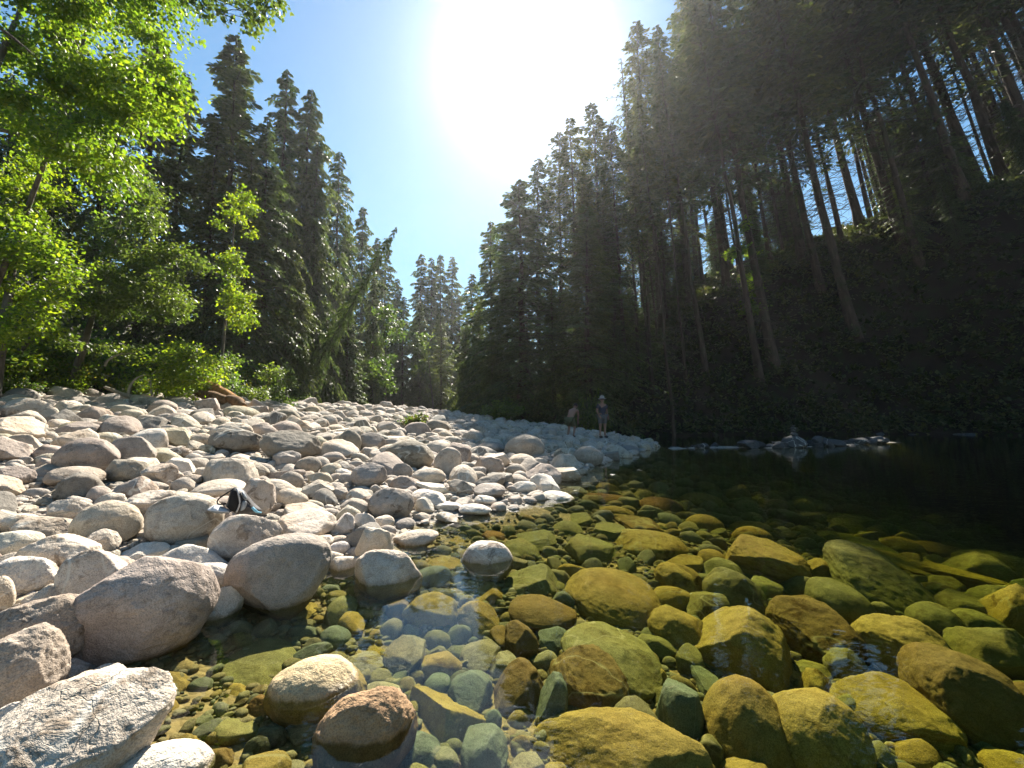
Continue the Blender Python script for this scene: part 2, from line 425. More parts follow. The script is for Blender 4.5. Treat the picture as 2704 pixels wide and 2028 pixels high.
# ------------------------------------------------------------------ rocks
_ico = {}
def ico(sub):
    if sub not in _ico:
        bm = bmesh.new(); bmesh.ops.create_icosphere(bm, subdivisions=sub, radius=1.0)
        v = np.array([x.co[:] for x in bm.verts]); f = np.array([[y.index for y in x.verts] for x in bm.faces])
        bm.free(); _ico[sub] = (v, f)
    return _ico[sub]
def rock_shape(seed, sub, kind):
    r = np.random.default_rng(seed)
    v, f = ico(sub)
    v = v.copy()
    if kind == 'a': npl, lo, hi, k = 15, 0.55, 0.85, 0.97
    elif kind == 's': npl, lo, hi, k = 12, 0.5, 0.9, 0.97
    elif kind == 'b': npl, lo, hi, k = 9, 0.64, 0.92, 0.8
    else: npl, lo, hi, k = 5, 0.78, 0.96, 0.75
    so = r.random(3) * 50
    v = v * (1 + (0.16 if kind in 'ab' else 0.11) * fbm(v * 0.9 + so, seed, 2))[:, None]
    for i in range(npl):
        n = r.normal(size=3)
        if kind == 's' and i < 2: n = np.array([r.normal() * .15, r.normal() * .15, 1 if i == 0 else -1])
        n /= np.linalg.norm(n)
        d = r.uniform(lo, hi)
        if kind == 's' and i < 2: d = 0.35
        s = v @ n
        over = np.maximum(s - d, 0)
        v = v - n * (over * k)[:, None]
    if kind == 'e': v[:, 0] *= 1 + 0.25 * v[:, 2]; v[:, 2] *= 1 - 0.22 * v[:, 0]
    amp = {'a': 0.085, 's': 0.06, 'b': 0.06}.get(kind, 0.034)
    v = v * (1 + amp * fbm(v * 2.6 + so, seed + 5, 4, 0.55))[:, None]
    if sub >= 5: v = v * (1 + amp * 0.35 * fbm(v * 11 + so, seed + 9, 3, 0.6))[:, None]
    lo_, hi_ = v.min(0), v.max(0)
    v = (v - (lo_ + hi_) / 2) / ((hi_ - lo_) / 2)
    return v, f

_proto = {}
def rock_mesh(kind, k, sub):
    key = (kind, k, sub)
    if key not in _proto:
        v, f = rock_shape(1000 + k * 7 + ord(kind), sub, kind)
        _proto[key] = mesh_np('stone', v, f, [M_rock], smooth=True)
    return _proto[key]
NP = {'r': 7, 'a': 7, 's': 4, 'b': 6, 'e': 4}

COL = {'p': (.52, .45, .365), 'q': (.38, .315, .265), 'g': (.36, .315, .265), 'd': (.24, .22, .19), 'c': (.62, .565, .49), 'y': (.46, .415, .30), 'm': (.27, .24, .195),
       'o': (.50, .40, .24), 'k': (.56, .46, .26), 'v': (.36, .36, .24), 'b': (.25, .29, .235), 'n': (.34, .26, .18), 'w': (.36, .23, .13), 'h': (.42, .38, .30)}
ALG = {'o': 1, 'k': 1, 'v': .8, 'b': .15, 'n': .9, 'w': .6, 'h': .4}
CROP = {'A': (0, 1028, .6028), 'B': (850, 1028, .6028), 'C': (1704, 1028, .6028), 'E': (0, 800, .4069), 'F': (700, 800, .4521), 'G': (400, 1528, .3014),
        'H': (1000, 1060, .13562), 'P': (1440, 1060, .11754), 'S': (1850, 1080, .36166)}
placed = []      # (x, y, radius in plan, top z, landmark words)

def place_rock(crop, x0, x1, y0, y1, tilt, kind, col, label, name='river_stone', under=False, land=None, seed=None, depth=None, sink=0.55, group=None, lift=0.0, cat=None):
    ox, oy, s = CROP[crop]
    px, py = ox + s * (x0 + x1) / 2, oy + s * (y0 + y1) / 2
    wpx, hpx = s * (x1 - x0), s * (y1 - y0)
    y = 3.0
    a = b = 0.2
    d = ray(px, py)
    for it in range(30):
        a, hh = wpx / 2 * y / F_SRC * math.hypot(1, 0), hpx / 2 * y / F_SRC
        dep = math.atan2(-d.z, math.hypot(d.x, 1))
        ct, st = math.cos(dep), max(math.sin(dep), 0.03)
        c = (depth or (1.2 if under else 0.72)) * a
        bmin = {'s': 0.22, 'r': 0.5, 'a': 0.5, 'b': 0.55, 'e': 0.4}[kind] * a * (0.7 if under else 1)
        q = hh * hh - (c * st) ** 2
        b = math.sqrt(q) / ct if q > 0 else 0
        if b < bmin:
            b = min(bmin, hh / ct * 0.9)
            c = min(math.sqrt(max(hh * hh - (b * ct) ** 2, 0)) / st, 1.25 * a)
            c = max(c, 0.35 * a)
        tl_ = R(tilt); be = math.hypot(a * math.sin(tl_), b * math.cos(tl_))
        lift_z = (2 * sink - 1) * be
        p = hit(px, py, lift_z + lift, (-0.03 - min(0.05, 0.25 * a) - be) if under else None)
        if abs(p.y - y) < 0.01: break
        y = 0.5 * y + 0.5 * p.y
    wide = hpx * a / (wpx / 2) / 2
    big = wpx * 0.3787
    sd = seed if seed is not None else int(px * 7 + py * 13)
    sub = 6 if big > 75 else 5 if big > 30 else 4
    if big > 60:
        v, f = rock_shape(sd, sub, kind)
        me = mesh_np('stone', v, f, [M_rock], smooth=True)
    else:
        me = rock_mesh(kind, sd % NP[kind], sub)
    yaw = math.atan2(-p.x, p.y)
    o = link(name, me, None, p, None, (a * 0.98, c, b))
    # faces the camera's side of its own spot; tilts in the plane seen
    o.rotation_euler = Euler((0, -R(tilt), yaw), 'XYZ')
    if big <= 60 and abs(tilt) < 3: o.rotation_euler.y = R(((sd * 37) % 11) - 5)
    j = [((sd * k) % 17) / 17.0 * 0.16 - 0.08 for k in (3, 5)]
    cc = COL[col]
    o.color = (cc[0] * (1 + j[0]), cc[1] * (1 + j[0] * .9), cc[2] * (1 + j[0] + j[1] * .7), ALG.get(col, 0.8))
    big_name = name
    thing_props(o, label, cat or ('boulder' if name == 'boulder' else 'stone'), group)
    placed.append((p.x, p.y, (a + c) / 2 * .92, p.z + b, land))
    return o

BAR_G = 'pale stones of the dry gravel bar'
BED_G = 'stones on the riverbed under the water'
# (crop, x0, x1, y0, y1, tilt, kind, colour, label, landmark)
DRY = [
 ('A',365,905,740,1190,-4,'r','q','huge rounded pinkish grey boulder with dark pits standing at the water edge','the huge pitted boulder',.5),
 ('A',-150,235,1060,1440,-12,'b','q','big purplish grey boulder cut off by the picture edge below the cracked slab','the purplish edge boulder',.5),
 ('A',-10,340,915,1275,-22,'b','q','big purple grey tilted boulder between the picture edge and the huge pitted boulder','the purple tilted boulder',.5),
 ('A',-10,668,1303,1740,6,'b','p','large pale pinkish boulder with long cracks at the very bottom corner','the cracked corner boulder',.5),
 ('A',530,895,1575,1800,-5,'r','c','smooth white boulder top poking up at the bottom edge of the picture','the white bottom boulder',.5),
 ('A',-60,160,1400,1620,10,'b','c','white angular stone wedged beside the cracked corner boulder',None,.5),
 ('A',1032,1450,635,985,24,'e','g','dark grey egg shaped boulder leaning out over the shallows','the leaning dark boulder',.55),
 ('A',940,1218,542,765,0,'b','p','blocky rounded beige boulder just below the backpack','the blocky beige boulder',.55),
 ('A',672,957,458,685,0,'r','p','broad rounded beige boulder beside the backpack','the broad beige boulder',.55),
 ('A',352,592,490,685,0,'r','p','rounded tan boulder with a smooth front uphill of the huge pitted boulder','the smooth tan boulder',.55),
 ('A',272,492,212,380,0,'r','q','round brownish grey boulder in the upper part of the stone bar','the upper round boulder',.55),
 ('A',493,667,203,345,0,'b','g','grey boulder with a flat shaded face next to the upper round boulder',None,.55),
 ('A',232,437,333,432,0,'r','q','flat oval pinkish boulder lying below the upper round boulder',None,.5),
 ('A',478,645,308,412,0,'b','g','dark angular boulder below the flat faced grey boulder',None,.5),
 ('A',928,1135,163,285,0,'b','m','dark lichen stained boulder near the shrubs in the middle of the bar','the lichen stained boulder',.55),
 ('A',1150,1402,178,318,-8,'b','m','broad grey boulder with dark moss patches on its top','the moss topped boulder',.55),
 ('F',425,560,742,900,-10,'r','m','rounded half of a split boulder with a dark hollow beside it','the split boulder',.55),
 ('F',540,705,755,885,-20,'b','g','sloping half of the split boulder with a bright edge',None,.55),
 ('F',700,990,800,970,-6,'r','m','long dark topped boulder with speckled shaded side','the long speckled boulder',.55),
 ('F',985,1160,845,1030,-30,'b','p','sloping pale boulder next to the long speckled boulder',None,.5),
 ('F',855,1055,962,1065,0,'r','p','smooth domed pale boulder below the long speckled boulder',None,.5),
 ('F',502,712,935,1085,0,'b','g','square shouldered grey boulder in the middle of the bar','the square shouldered boulder',.55),
 ('F',605,868,1082,1275,0,'r','g','big round grey boulder standing at the water edge','the round waterside boulder',.5),
 ('F',750,862,935,1050,0,'a','g','angular grey stone beside the smooth domed pale boulder',None,.5),
 ('F',1218,1400,897,1012,0,'b','q','rounded boulder with a purple grey shaded front near the water',None,.5),
 ('F',1235,1432,878,960,0,'s','p','flat pale slab lying behind the purple grey fronted boulder',None,.55),
 ('F',1400,1530,940,1030,-14,'r','g','grey egg shaped stone at the water edge of the far bar',None,.5),
 ('F',1285,1452,988,1070,-8,'s','d','dark flat stone on the shore below the purple grey fronted boulder',None,.5),
 ('F',1215,1405,1050,1142,0,'r','g','smooth oval grey boulder on the shore beside the still water',None,.5),
 ('F',1170,1292,983,1052,0,'r','p','rounded pale stone uphill of the smooth oval grey boulder',None,.5),
 ('F',1070,1215,1035,1145,-10,'a','g','angular layered grey stone beside the smooth oval grey boulder',None,.5),
 ('F',1395,1635,768,925,4,'r','g','largest domed boulder of the far end of the bar','the domed far boulder',.5),
 ('F',1235,1400,805,885,0,'r','g','low wide boulder next to the domed far boulder',None,.5),
 ('F',950,1095,795,870,0,'b','g','low brown topped boulder behind the long speckled boulder',None,.5),
 ('F',1040,1150,780,845,0,'r','p','pale rounded boulder with a dark side facing the water below the mossy boulder',None,.5),
 ('F',1620,1850,957,1045,-3,'s','g','wide flat boulder lying in the shallows by itself','the flat shallows boulder',.5),
 ('F',1545,1665,885,945,-5,'r','g','small domed boulder uphill of the flat shallows boulder',None,.5),
 ('F',1685,1830,845,940,0,'r','h','round tan boulder at the water below the two people',None,.5),
 ('F',1800,1975,840,955,0,'r','g','smooth dark boulder at the water below the standing person',None,.5),
 ('F',1820,1905,788,845,0,'r','g','domed boulder that hides the legs of the bending person',None,.5),
 ('F',1925,2055,780,850,0,'b','g','wide split boulder under the feet of the standing person','the split boulder under the person',.5),
 ('F',2060,2190,828,888,-2,'r','d','low dark boulder lying in the water at the tip of the bar','the tip boulder',.5),
 ('F',1980,2070,865,935,0,'s','d','low dark slab half in the water beside the tip boulder',None,.5),
 ('F',935,1078,683,780,-6,'r','m','white topped boulder with yellow green moss by the leafy plant','the mossy white boulder',.5),
 ('F',803,898,718,770,0,'b','m','dark dappled stone between the leafy plant and the mossy white boulder',None,.5),
 ('F',518,625,680,765,0,'b','m','pointed lichen covered boulder on the crest of the bar','the pointed crest boulder',.55),
 ('F',262,430,752,835,0,'b','g','wide flat topped boulder behind the moss topped boulder',None,.5),
 ('F',50,200,618,710,0,'r','m','dark smooth boulder at the foot of the forest with a pale top','the dark forest edge boulder',.55),
 ('F',148,262,682,735,0,'r','p','rounded pale stone beside the dark forest edge boulder',None,.5),
 ('F',265,375,672,745,0,'b','g','rough grey stone on the crest next to the rounded pale one',None,.5),
 ('F',360,465,706,758,0,'r','p','pale stone on the crest between rough grey and pointed ones',None,.5),
 ('F',85,222,985,1110,0,'r','g','round grey boulder in a row below the moss topped boulder',None,.5),
 ('F',178,325,898,1015,0,'r','g','upright round grey boulder just below the moss topped boulder',None,.5),
 ('F',50,205,865,975,6,'a','g','pointed brown stone leaning on the moss topped boulder',None,.5),
 ('F',320,465,870,945,0,'r','g','oval grey stone below the split boulder',None,.5),
 ('F',75,245,1090,1205,-12,'e','p','egg shaped beige boulder sloping toward the round waterside boulder',None,.5),
 ('F',210,400,1035,1150,10,'a','p','pale cracked angular boulder uphill of the egg shaped one',None,.5),
 ('F',410,505,965,1035,0,'a','c','small white angular stone beside the square shouldered boulder',None,.5),
 ('F',870,1075,1050,1110,-12,'s','c','pale slab lying under the smooth domed pale boulder',None,.5),
 ('F',850,1060,1085,1180,-4,'b','c','broad white stone next to the round waterside boulder',None,.5),
 ('F',870,995,1145,1240,-32,'a','c','white tilted slab slipping into the shallows',None,.5),
 ('F',995,1078,1120,1168,0,'a','d','dark grey angular stone sitting on a white slab at the shore',None,.6),
 ('F',475,620,1085,1200,0,'a','p','pale angular boulder uphill of the round waterside boulder',None,.5),
 ('F',445,612,1140,1245,0,'b','g','grey block in front of the pale angular boulder',None,.5),
 ('F',395,487,1075,1170,14,'a','g','upright wedge shaped stone with a shaded face',None,.5),
 ('A',1050,1200,395,565,-14,'b','p','tall pale slab with a rough face standing behind the backpack','the tall pale slab',.55),
 ('A',856,1062,393,478,0,'r','p','low wide beige boulder behind the backpack',None,.5),
 ('A',562,768,448,568,6,'a','p','pale angular boulder uphill of the broad beige boulder',None,.5),
 ('A',235,395,483,602,0,'a','p','rough angular pale boulder beside the smooth tan boulder',None,.5),
 ('A',98,330,553,648,-8,'b','q','tan boulder with a shaded front below the rough angular pale boulder',None,.5),
 ('A',18,150,545,632,0,'r','p','pale rounded boulder near the picture edge',None,.5),
 ('A',-60,153,625,765,0,'r','c','smooth whitish boulder at the picture edge','the whitish edge boulder',.5),
 ('A',122,395,638,820,-10,'b','p','long beige boulder with a dark shaded front','the long beige boulder',.5),
 ('A',352,507,620,745,0,'b','p','pale boulder leaning on the long beige boulder',None,.5),
 ('A',-10,228,733,895,-8,'b','c','flat white angular boulder in front of the long beige boulder',None,.5),
 ('A',292,532,700,960,14,'b','p','tall beige boulder leaning on the huge pitted boulder','the tall beige boulder',.5),
 ('A',-80,40,830,1010,0,'r','p','beige boulder cut by the picture edge beside small gravel',None,.5),
 ('A',120,250,870,990,-20,'a','p','pale angular stone in the gap before the tall beige boulder',None,.5),
 ('A',215,370,930,1080,-20,'s','c','bright white slab lying between the purple tilted boulder and the huge one',None,.5),
 ('A',815,1010,765,900,-8,'r','c','bright white rounded boulder behind the huge pitted boulder','the bright white boulder',.5),
 ('A',880,1045,875,1055,-30,'b','c','white tipped ochre boulder standing in the water by the huge pitted boulder','the white tipped boulder',.45),
 ('A',528,718,675,765,0,'a','c','pale angular stone between the smooth tan and the bright white boulders',None,.5),
 ('A',718,855,683,748,-4,'a','h','grey green slab in the patch of small stones',None,.5),
 ('A',778,908,643,705,-4,'s','g','flat grey stone in the patch of small stones',None,.5),
 ('A',845,962,698,772,0,'b','d','smooth dark bluish stone beside the blocky beige boulder',None,.5),
 ('A',1218,1470,528,662,-4,'b','p','broad pale boulder with white highlights uphill of the leaning dark boulder',None,.5),
 ('A',1448,1555,543,652,-6,'a','c','angular white stone with cracks at the shore',None,.5),
 ('B',140,235,543,640,0,'a','c','knobbly white stone at the shore uphill of the half wet boulder',None,.5),
 ('A',1440,1532,668,732,0,'r','c','small smooth white stone lying at the water edge',None,.5),
 ('A',1440,1588,733,828,0,'b','p','pale knobbly stone half in the water below the small smooth white one',None,.45),
 ('B',150,312,610,782,-8,'b','p','rounded boulder stepping down into the water','the stepping boulder',.5),
 ('B',145,442,708,925,-6,'b','p','pale boulder with its wet ochre half under the water','the half wet boulder',.5),
 ('B',612,840,668,850,-10,'r','p','small white topped boulder standing alone out of the clear water','the lone white topped boulder',.5),
 ('B',310,512,618,708,8,'e','p','low stone with a white back just above the water',None,.45),
 ('B',828,940,403,462,4,'r','c','white wet stone at the edge of the still water',None,.5),
 ('B',960,1110,446,506,-6,'r','c','pale rounded stone breaking the water surface by itself',None,.45),
 ('B',668,768,463,507,0,'r','c','small flat white stone standing in the water',None,.5),
 ('B',598,742,502,552,0,'r','c','flat pale stone just breaking the water surface',None,.45),
 ('B',488,620,492,528,0,'s','c','thin white slab at the waterline below the dark grey angular stone',None,.5),
 ('B',497,608,543,592,-18,'a','g','pointed grey stone poking out of the water',None,.5),
 ('E',720,845,668,722,0,'r','y','pale oval stone at the foot of the driftwood',None,.5),
 ('E',785,925,690,795,6,'r','p','round pale boulder with a shaded flank near the driftwood',None,.5),
 ('E',1055,1250,800,945,-16,'a','y','yellowish angular boulder with a rough tilted face','the yellowish angular boulder',.5),
 ('E',955,1060,838,945,-22,'r','p','smooth stone leaning on the yellowish angular boulder',None,.5),
 ('E',1230,1392,845,958,-10,'r','p','oval beige boulder beside the lichen stained boulder',None,.5),
 ('E',600,790,838,950,-12,'r','y','yellow tinted smooth boulder uphill of the upper round boulder',None,.5),
 ('E',405,550,768,850,0,'r','y','rounded yellowish boulder in the back rows of the bar',None,.5),
 ('E',408,565,838,912,8,'b','g','dark shaded stone leaning on the upper round boulder',None,.5),
 ('E',60,240,850,1000,0,'b','p','broad beige boulder near the picture edge in the back rows','the broad back row boulder',.5),
 ('E',-30,80,765,880,0,'r','y','yellow beige boulder cut by the picture edge in the back rows',None,.5),
 ('E',240,420,915,1045,6,'b','q','pinkish boulder next to a strip of fine gravel',None,.5),
 ('E',215,400,1040,1130,0,'a','g','dark angular stone behind the flat oval pinkish boulder',None,.5),
 ('E',0,200,1060,1190,-14,'b','q','pinkish angular boulder at the picture edge beside fine gravel',None,.5),
 ('E',980,1095,938,1020,0,'a','y','small yellowish knobbly stone in the middle of the bar',None,.5),
 ('E',1095,1235,935,1030,-6,'r','q','smooth pinkish boulder uphill of the square stones',None,.5),
 ('E',1090,1270,1005,1115,-26,'a','c','white angular stone with a sharp ridge',None,.5),
 ('E',1510,1740,1020,1145,-18,'e','g','long grey stone sloping down with a dark shadow under it',None,.5),
 ('E',940,1140,1045,1180,8,'a','p','pale faceted boulder in the middle of the bar',None,.5),
 ('E',1325,1480,1040,1110,0,'r','p','low smooth stone uphill of the backpack',None,.5),
 ('E',1580,1670,908,985,0,'r','g','small round stone at the foot of the moss topped boulder',None,.5),
 ('E',1295,1390,920,1000,0,'a','y','small brown knobbly stone before the lichen stained boulder',None,.5),
 ('E',1500,1650,978,1050,-8,'b','p','flat beige stone below the lichen stained boulder',None,.5),
 ('E',1780,1945,960,1085,6,'a','g','pointed brownish boulder leaning on the moss topped one',None,.5),
]
WETS = [
 ('B',1065,1480,793,1030,-8,'r','o','biggest golden brown boulder under the water with a dark shaded front','the golden sunken boulder'),
 ('B',1045,1495,1058,1315,-14,'r','v','large smooth olive boulder under the water','the olive sunken boulder'),
 ('B',998,1380,1133,1460,-24,'b','n','large brown boulder under the water with a pitted edge','the brown sunken boulder'),
 ('B',740,972,1213,1465,0,'b','n','rounded brown boulder under the water beside the pale green block',None),
 ('B',555,748,1250,1412,0,'b','b','smooth grey green stone under the water','the grey green stone'),
 ('B',915,1078,1272,1535,-8,'a','b','upright pale green block with yellow edges under the water',None),
 ('B',365,712,1335,1700,-10,'s','k','large yellow ochre slab with cracks under the shallow water','the cracked ochre slab'),
 ('B',905,1670,1448,1800,6,'b','o','huge ochre boulder under the water along the bottom edge','the huge ochre boulder'),
 ('B',600,812,1508,1700,20,'b','b','grey green stone under the water at the bottom edge',None),
 ('B',703,788,1418,1518,-10,'b','b','small blue green stone beside the cracked ochre slab',None),
 ('B',600,788,1108,1228,4,'b','h','tan oval boulder under the water in the blue sky reflection',None),
 ('B',265,462,1103,1270,24,'a','h','tan wedge shaped stone under the water pointing upward',None),
 ('B',203,348,1103,1172,-8,'s','k','small yellow slab under the water beside the tan wedge',None),
 ('B',178,355,1278,1392,-10,'b','h','flat grey brown stone under the water in the reflection',None),
 ('B',100,270,1155,1260,-8,'b','h','tan flat boulder under the water next to the tan wedge',None),
 ('B',450,562,1248,1338,0,'r','b','round blue green cobble under the water',None),
 ('B',733,868,1158,1272,16,'b','h','grey tan stone under the water above the rounded brown boulder',None),
 ('B',728,852,1055,1152,-20,'a','n','brown angular stone under the water below the ochre faceted one',None),
 ('B',795,948,1033,1182,-14,'a','n','dark brown jagged stone under the water',None),
 ('B',945,1098,1038,1145,-18,'a','b','dark green jagged stone under the water beside the brown jagged one',None),
 ('B',1218,1372,1008,1078,-8,'s','b','dark greenish slab under the water below the golden sunken boulder',None),
 ('B',1398,1512,1213,1302,-4,'a','k','bright yellow angular stone lying in pebbles under the water',None),
 ('B',1468,1665,1318,1565,0,'b','b','grey green block with a flat top under the water','the grey green block'),
 ('B',818,1115,908,1058,-4,'r','n','smooth brown boulder under the water','the smooth brown boulder'),
 ('B',603,812,848,1025,-24,'a','o','ochre orange faceted boulder under the water','the ochre faceted boulder'),
 ('B',1028,1188,768,832,-4,'b','o','ochre flat stone under the water behind the golden sunken boulder',None),
 ('B',798,1038,783,925,0,'s','v','flat olive slab with ripple stripes under the water',None),
 ('B',968,1065,840,893,0,'r','v','small round olive stone beside the striped olive slab',None),
 ('B',1052,1298,653,788,-8,'b','v','wide olive boulder with ripple stripes under the water','the wide olive boulder'),
 ('B',1283,1597,617,755,-4,'r','k','bright golden orange boulder under the water','the golden orange boulder'),
 ('B',778,978,658,772,-12,'r','v','dark olive boulder beside the lone white topped one',None),
 ('B',838,1032,620,693,0,'s','v','flat olive stone further out behind the dark olive boulder',None),
 ('B',693,812,623,682,-6,'b','w','orange brown stone under the water behind the lone white topped boulder',None),
 ('B',448,662,645,730,0,'s','o','flat ochre boulder under the water by the white backed stone',None),
 ('B',473,648,583,643,-4,'s','o','flat ochre slab near the shore under the water',None),
 ('B',428,622,725,802,0,'s','o','flat ochre slab under the water beside the half wet boulder',None),
 ('B',350,485,693,738,0,'s','n','flat brown slab under the water by the stepping boulder',None),
 ('B',828,1028,543,618,0,'r','n','brown domed stone under the water in the middle distance',None),
 ('B',763,928,503,552,0,'r','o','orange brown stone near the flat pale stones under the water',None),
 ('B',1123,1368,458,518,-2,'r','w','long bright orange stone under the water further out','the long orange stone'),
 ('B',1383,1580,473,562,-4,'r','w','orange brown boulder under the water further out','the orange brown boulder'),
 ('B',1023,1202,543,622,0,'s','v','square flat olive slab under the water',None),
 ('B',1213,1368,513,562,0,'r','o','small domed ochre stone behind the square olive slab',None),
 ('B',1263,1482,553,622,-4,'s','n','flat brown slab with a pale edge under the water',None),
 ('B',1188,1335,590,660,-8,'s','v','olive brown slab behind the golden orange boulder',None),
 ('B',1458,1662,768,892,-16,'b','k','golden olive boulder beside the golden sunken one',None),
 ('B',1433,1692,953,1133,-4,'b','k','golden yellow boulder on pebbles under the water','the golden yellow boulder'),
 ('B',718,880,573,628,0,'s','o','flat ochre stone in the middle of the shallows',None),
 ('A',470,835,1203,1490,-12,'r','k','golden speckled granite boulder in shallow water by the cracked corner boulder','the golden granite boulder'),
 ('A',855,1295,1128,1410,4,'r','v','olive speckled granite boulder under the shallow water','the olive granite boulder'),
 ('A',838,1095,1353,1700,-8,'b','k','yellow ochre block with red cracks under the water','the yellow ochre block'),
 ('A',1080,1250,1363,1565,-6,'a','w','orange red faceted stone under the water','the orange faceted stone'),
 ('A',998,1258,960,1140,-4,'a','v','rough olive grey boulder by the white tipped one under the shallow water','the rough olive boulder'),
 ('A',1245,1422,1422,1540,4,'b','h','pale tan stone under the water below the golden speckled granite',None),
 ('A',1233,1382,1528,1600,4,'s','b','flat grey green stone under the water near the bottom edge',None),
 ('A',1400,1505,850,922,4,'b','b','olive green stone under the shallows by the knobbly shore stone',None),
 ('A',1265,1392,1033,1090,-8,'b','b','grey green oval pebble in the bed of small stones',None),
 ('A',1280,1450,1125,1200,8,'b','b','long grey green stone in the bed of small stones',None),
 ('A',1405,1535,1038,1128,-8,'r','b','bluish stone in the bed of small stones beside the reflection',None),
 ('A',1250,1385,945,1008,10,'s','k','yellow slab in the bed of small stones',None),
 ('A',1480,1600,985,1075,-20,'a','k','yellow pointed stone in the bed of small stones',None),
 ('A',1020,1110,1070,1140,-20,'a','v','olive wedge below the rough olive boulder',None),
 ('C',375,705,668,850,-12,'b','o','big brown dome shaped boulder with deep shade below it','the brown domed boulder'),
 ('C',258,545,793,1035,-26,'b','v','olive yellow rounded triangular boulder under the water','the triangular olive boulder'),
 ('C',42,243,768,892,-10,'b','o','golden olive stone before the triangular olive boulder',None),
 ('C',795,1275,733,1010,-26,'b','v','long grey olive boulder sloping away under the water','the long olive boulder'),
 ('C',718,990,853,1030,-22,'r','v','dark olive boulder beside the long olive one',None),
 ('C',555,910,928,1180,-10,'b','n','wide brown olive boulder with ripple stripes under the water','the striped brown boulder'),
 ('C',238,675,995,1400,-38,'b','k','large lumpy golden boulder with deep pits under the water','the lumpy golden boulder'),
 ('C',943,1315,1003,1295,-14,'b','k','large golden olive boulder with wavy stripes','the wavy striped boulder'),
 ('C',1173,1384,948,1120,-26,'r','v','smooth olive stone behind the wavy striped boulder',None),
 ('C',1288,1512,903,1035,-8,'b','v','rounded olive boulder further out near the picture edge',None),
 ('C',1358,1680,1028,1300,-10,'b','v','big dull olive boulder near the picture edge','the dull olive boulder'),
 ('C',1515,1740,873,1140,-30,'b','k','yellow olive boulder cut by the picture edge',None),
 ('C',1185,1625,1163,1510,-34,'b','n','large brown boulder with a deep shaded flank','the shaded brown boulder'),
 ('C',868,1305,1273,1530,-8,'b','k','bright yellow green boulder under the water','the yellow green boulder'),
 ('C',553,945,1343,1740,-12,'r','k','smooth round golden boulder at the bottom edge','the round golden boulder'),
 ('C',245,640,1328,1740,-40,'e','o','tan speckled granite boulder leaning against the round golden one','the tan granite boulder'),
 ('C',233,353,703,780,0,'r','o','small round ochre stone beside the brown domed boulder',None),
 ('C',378,545,578,642,-2,'r','o','oval ochre stone further out before the dark water',None),
 ('C',155,345,455,525,-6,'r','o','flat golden brown boulder at the edge of the dark water',None),
 ('C',655,812,478,530,-6,'s','v','dim olive slab at the edge of the dark water',None),
 ('C',800,985,543,612,-2,'b','v','dim olive boulder in the outer row before the dark water',None),
 ('C',985,1265,725,805,-10,'s','k','golden olive layered slab further out',None),
 ('C',1188,1558,778,878,-4,'a','k','jagged yellow slab further out near the picture edge','the jagged yellow slab'),
 ('C',1398,1680,713,835,-6,'b','v','wide olive boulder behind the jagged yellow slab',None),
 ('C',1198,1425,680,752,-8,'r','n','brown olive stone with a dark underside further out',None),
 ('C',1048,1205,650,725,-6,'r','o','golden brown stone in the outer rows',None),
 ('C',878,1085,662,718,-6,'s','v','flat olive slab in the outer rows',None),
 ('C',748,912,625,662,0,'s','v','thin olive slab in the outer rows',None),
 ('C',675,835,740,855,-16,'a','o','ochre jagged stone beside the brown domed boulder',None),
 ('C',640,665,600,640,0,'s','o','little ochre slab in the outer rows',None),
 ('C',883,972,1053,1175,-10,'a','n','upright brown block between two large golden boulders',None),
 ('C',798,980,1148,1292,-24,'b','v','olive stone pair below the striped brown boulder',None),
 ('C',668,802,1188,1268,0,'b','v','small olive slab in pebbles below the striped brown boulder',None),
 ('C',698,818,1243,1362,-22,'a','k','yellow wedge shaped stone before the round golden boulder',None),
 ('C',-10,92,1213,1302,-6,'a','k','pale yellow stone in the pebbles beside the grey green block',None),
 ('C',190,335,1235,1335,-26,'s','b','dark green slab tilted in the pebbles',None),
 ('C',325,440,1265,1325,-6,'b','v','olive pebble stone beside the tilted dark green slab',None),
 ('C',225,345,1530,1680,-20,'b','v','olive stone wedged by the tan speckled granite boulder',None),
 ('C',1540,1740,1295,1560,-30,'b','n','brown boulder cut by the picture edge below the dull olive boulder',None),
 ('C',1510,1740,1605,1740,0,'b','k','yellow stone in the bottom corner',None),
 ('C',1180,1260,1530,1600,-6,'a','k','small yellow stone in the gravel by the yellow green boulder',None),
]
for (cr, x0, x1, y0, y1, tl, k, c, lab, land, sk) in DRY:
    big = (x1 - x0) * CROP[cr][2] > 75
    place_rock(cr, x0, x1, y0, y1, tl, k, c, lab, 'boulder' if big else 'river_stone', False, land, sink=sk + (.36 if big else .24), group=BAR_G)
# a wet brown rock that breaks the surface at the bottom of the picture, and a speckled one beside it
place_rock('B', -10, 408, 1355, 1720, 8, 'b', 'w', 'wet shiny red brown boulder breaking the surface at the bottom edge', 'boulder', False, 'the shiny wet boulder', sink=.75, group=BED_G)
place_rock('A', 1188, 1590, 1198, 1465, -4, 'r', 'o', 'golden speckled granite boulder just breaking the surface with a wet shine', 'boulder', False, 'the shiny granite boulder', sink=.8, group=BED_G)
for (cr, x0, x1, y0, y1, tl, k, c, lab, land) in WETS:
    big = (x1 - x0) * CROP[cr][2] > 95
    place_rock(cr, x0, x1, y0, y1, tl, k, c, lab, 'sunken_boulder' if big else 'sunken_stone', True, land, sink=.75, group=BED_G, cat='sunken boulder' if big else 'sunken stone')
n_hero = len(placed)

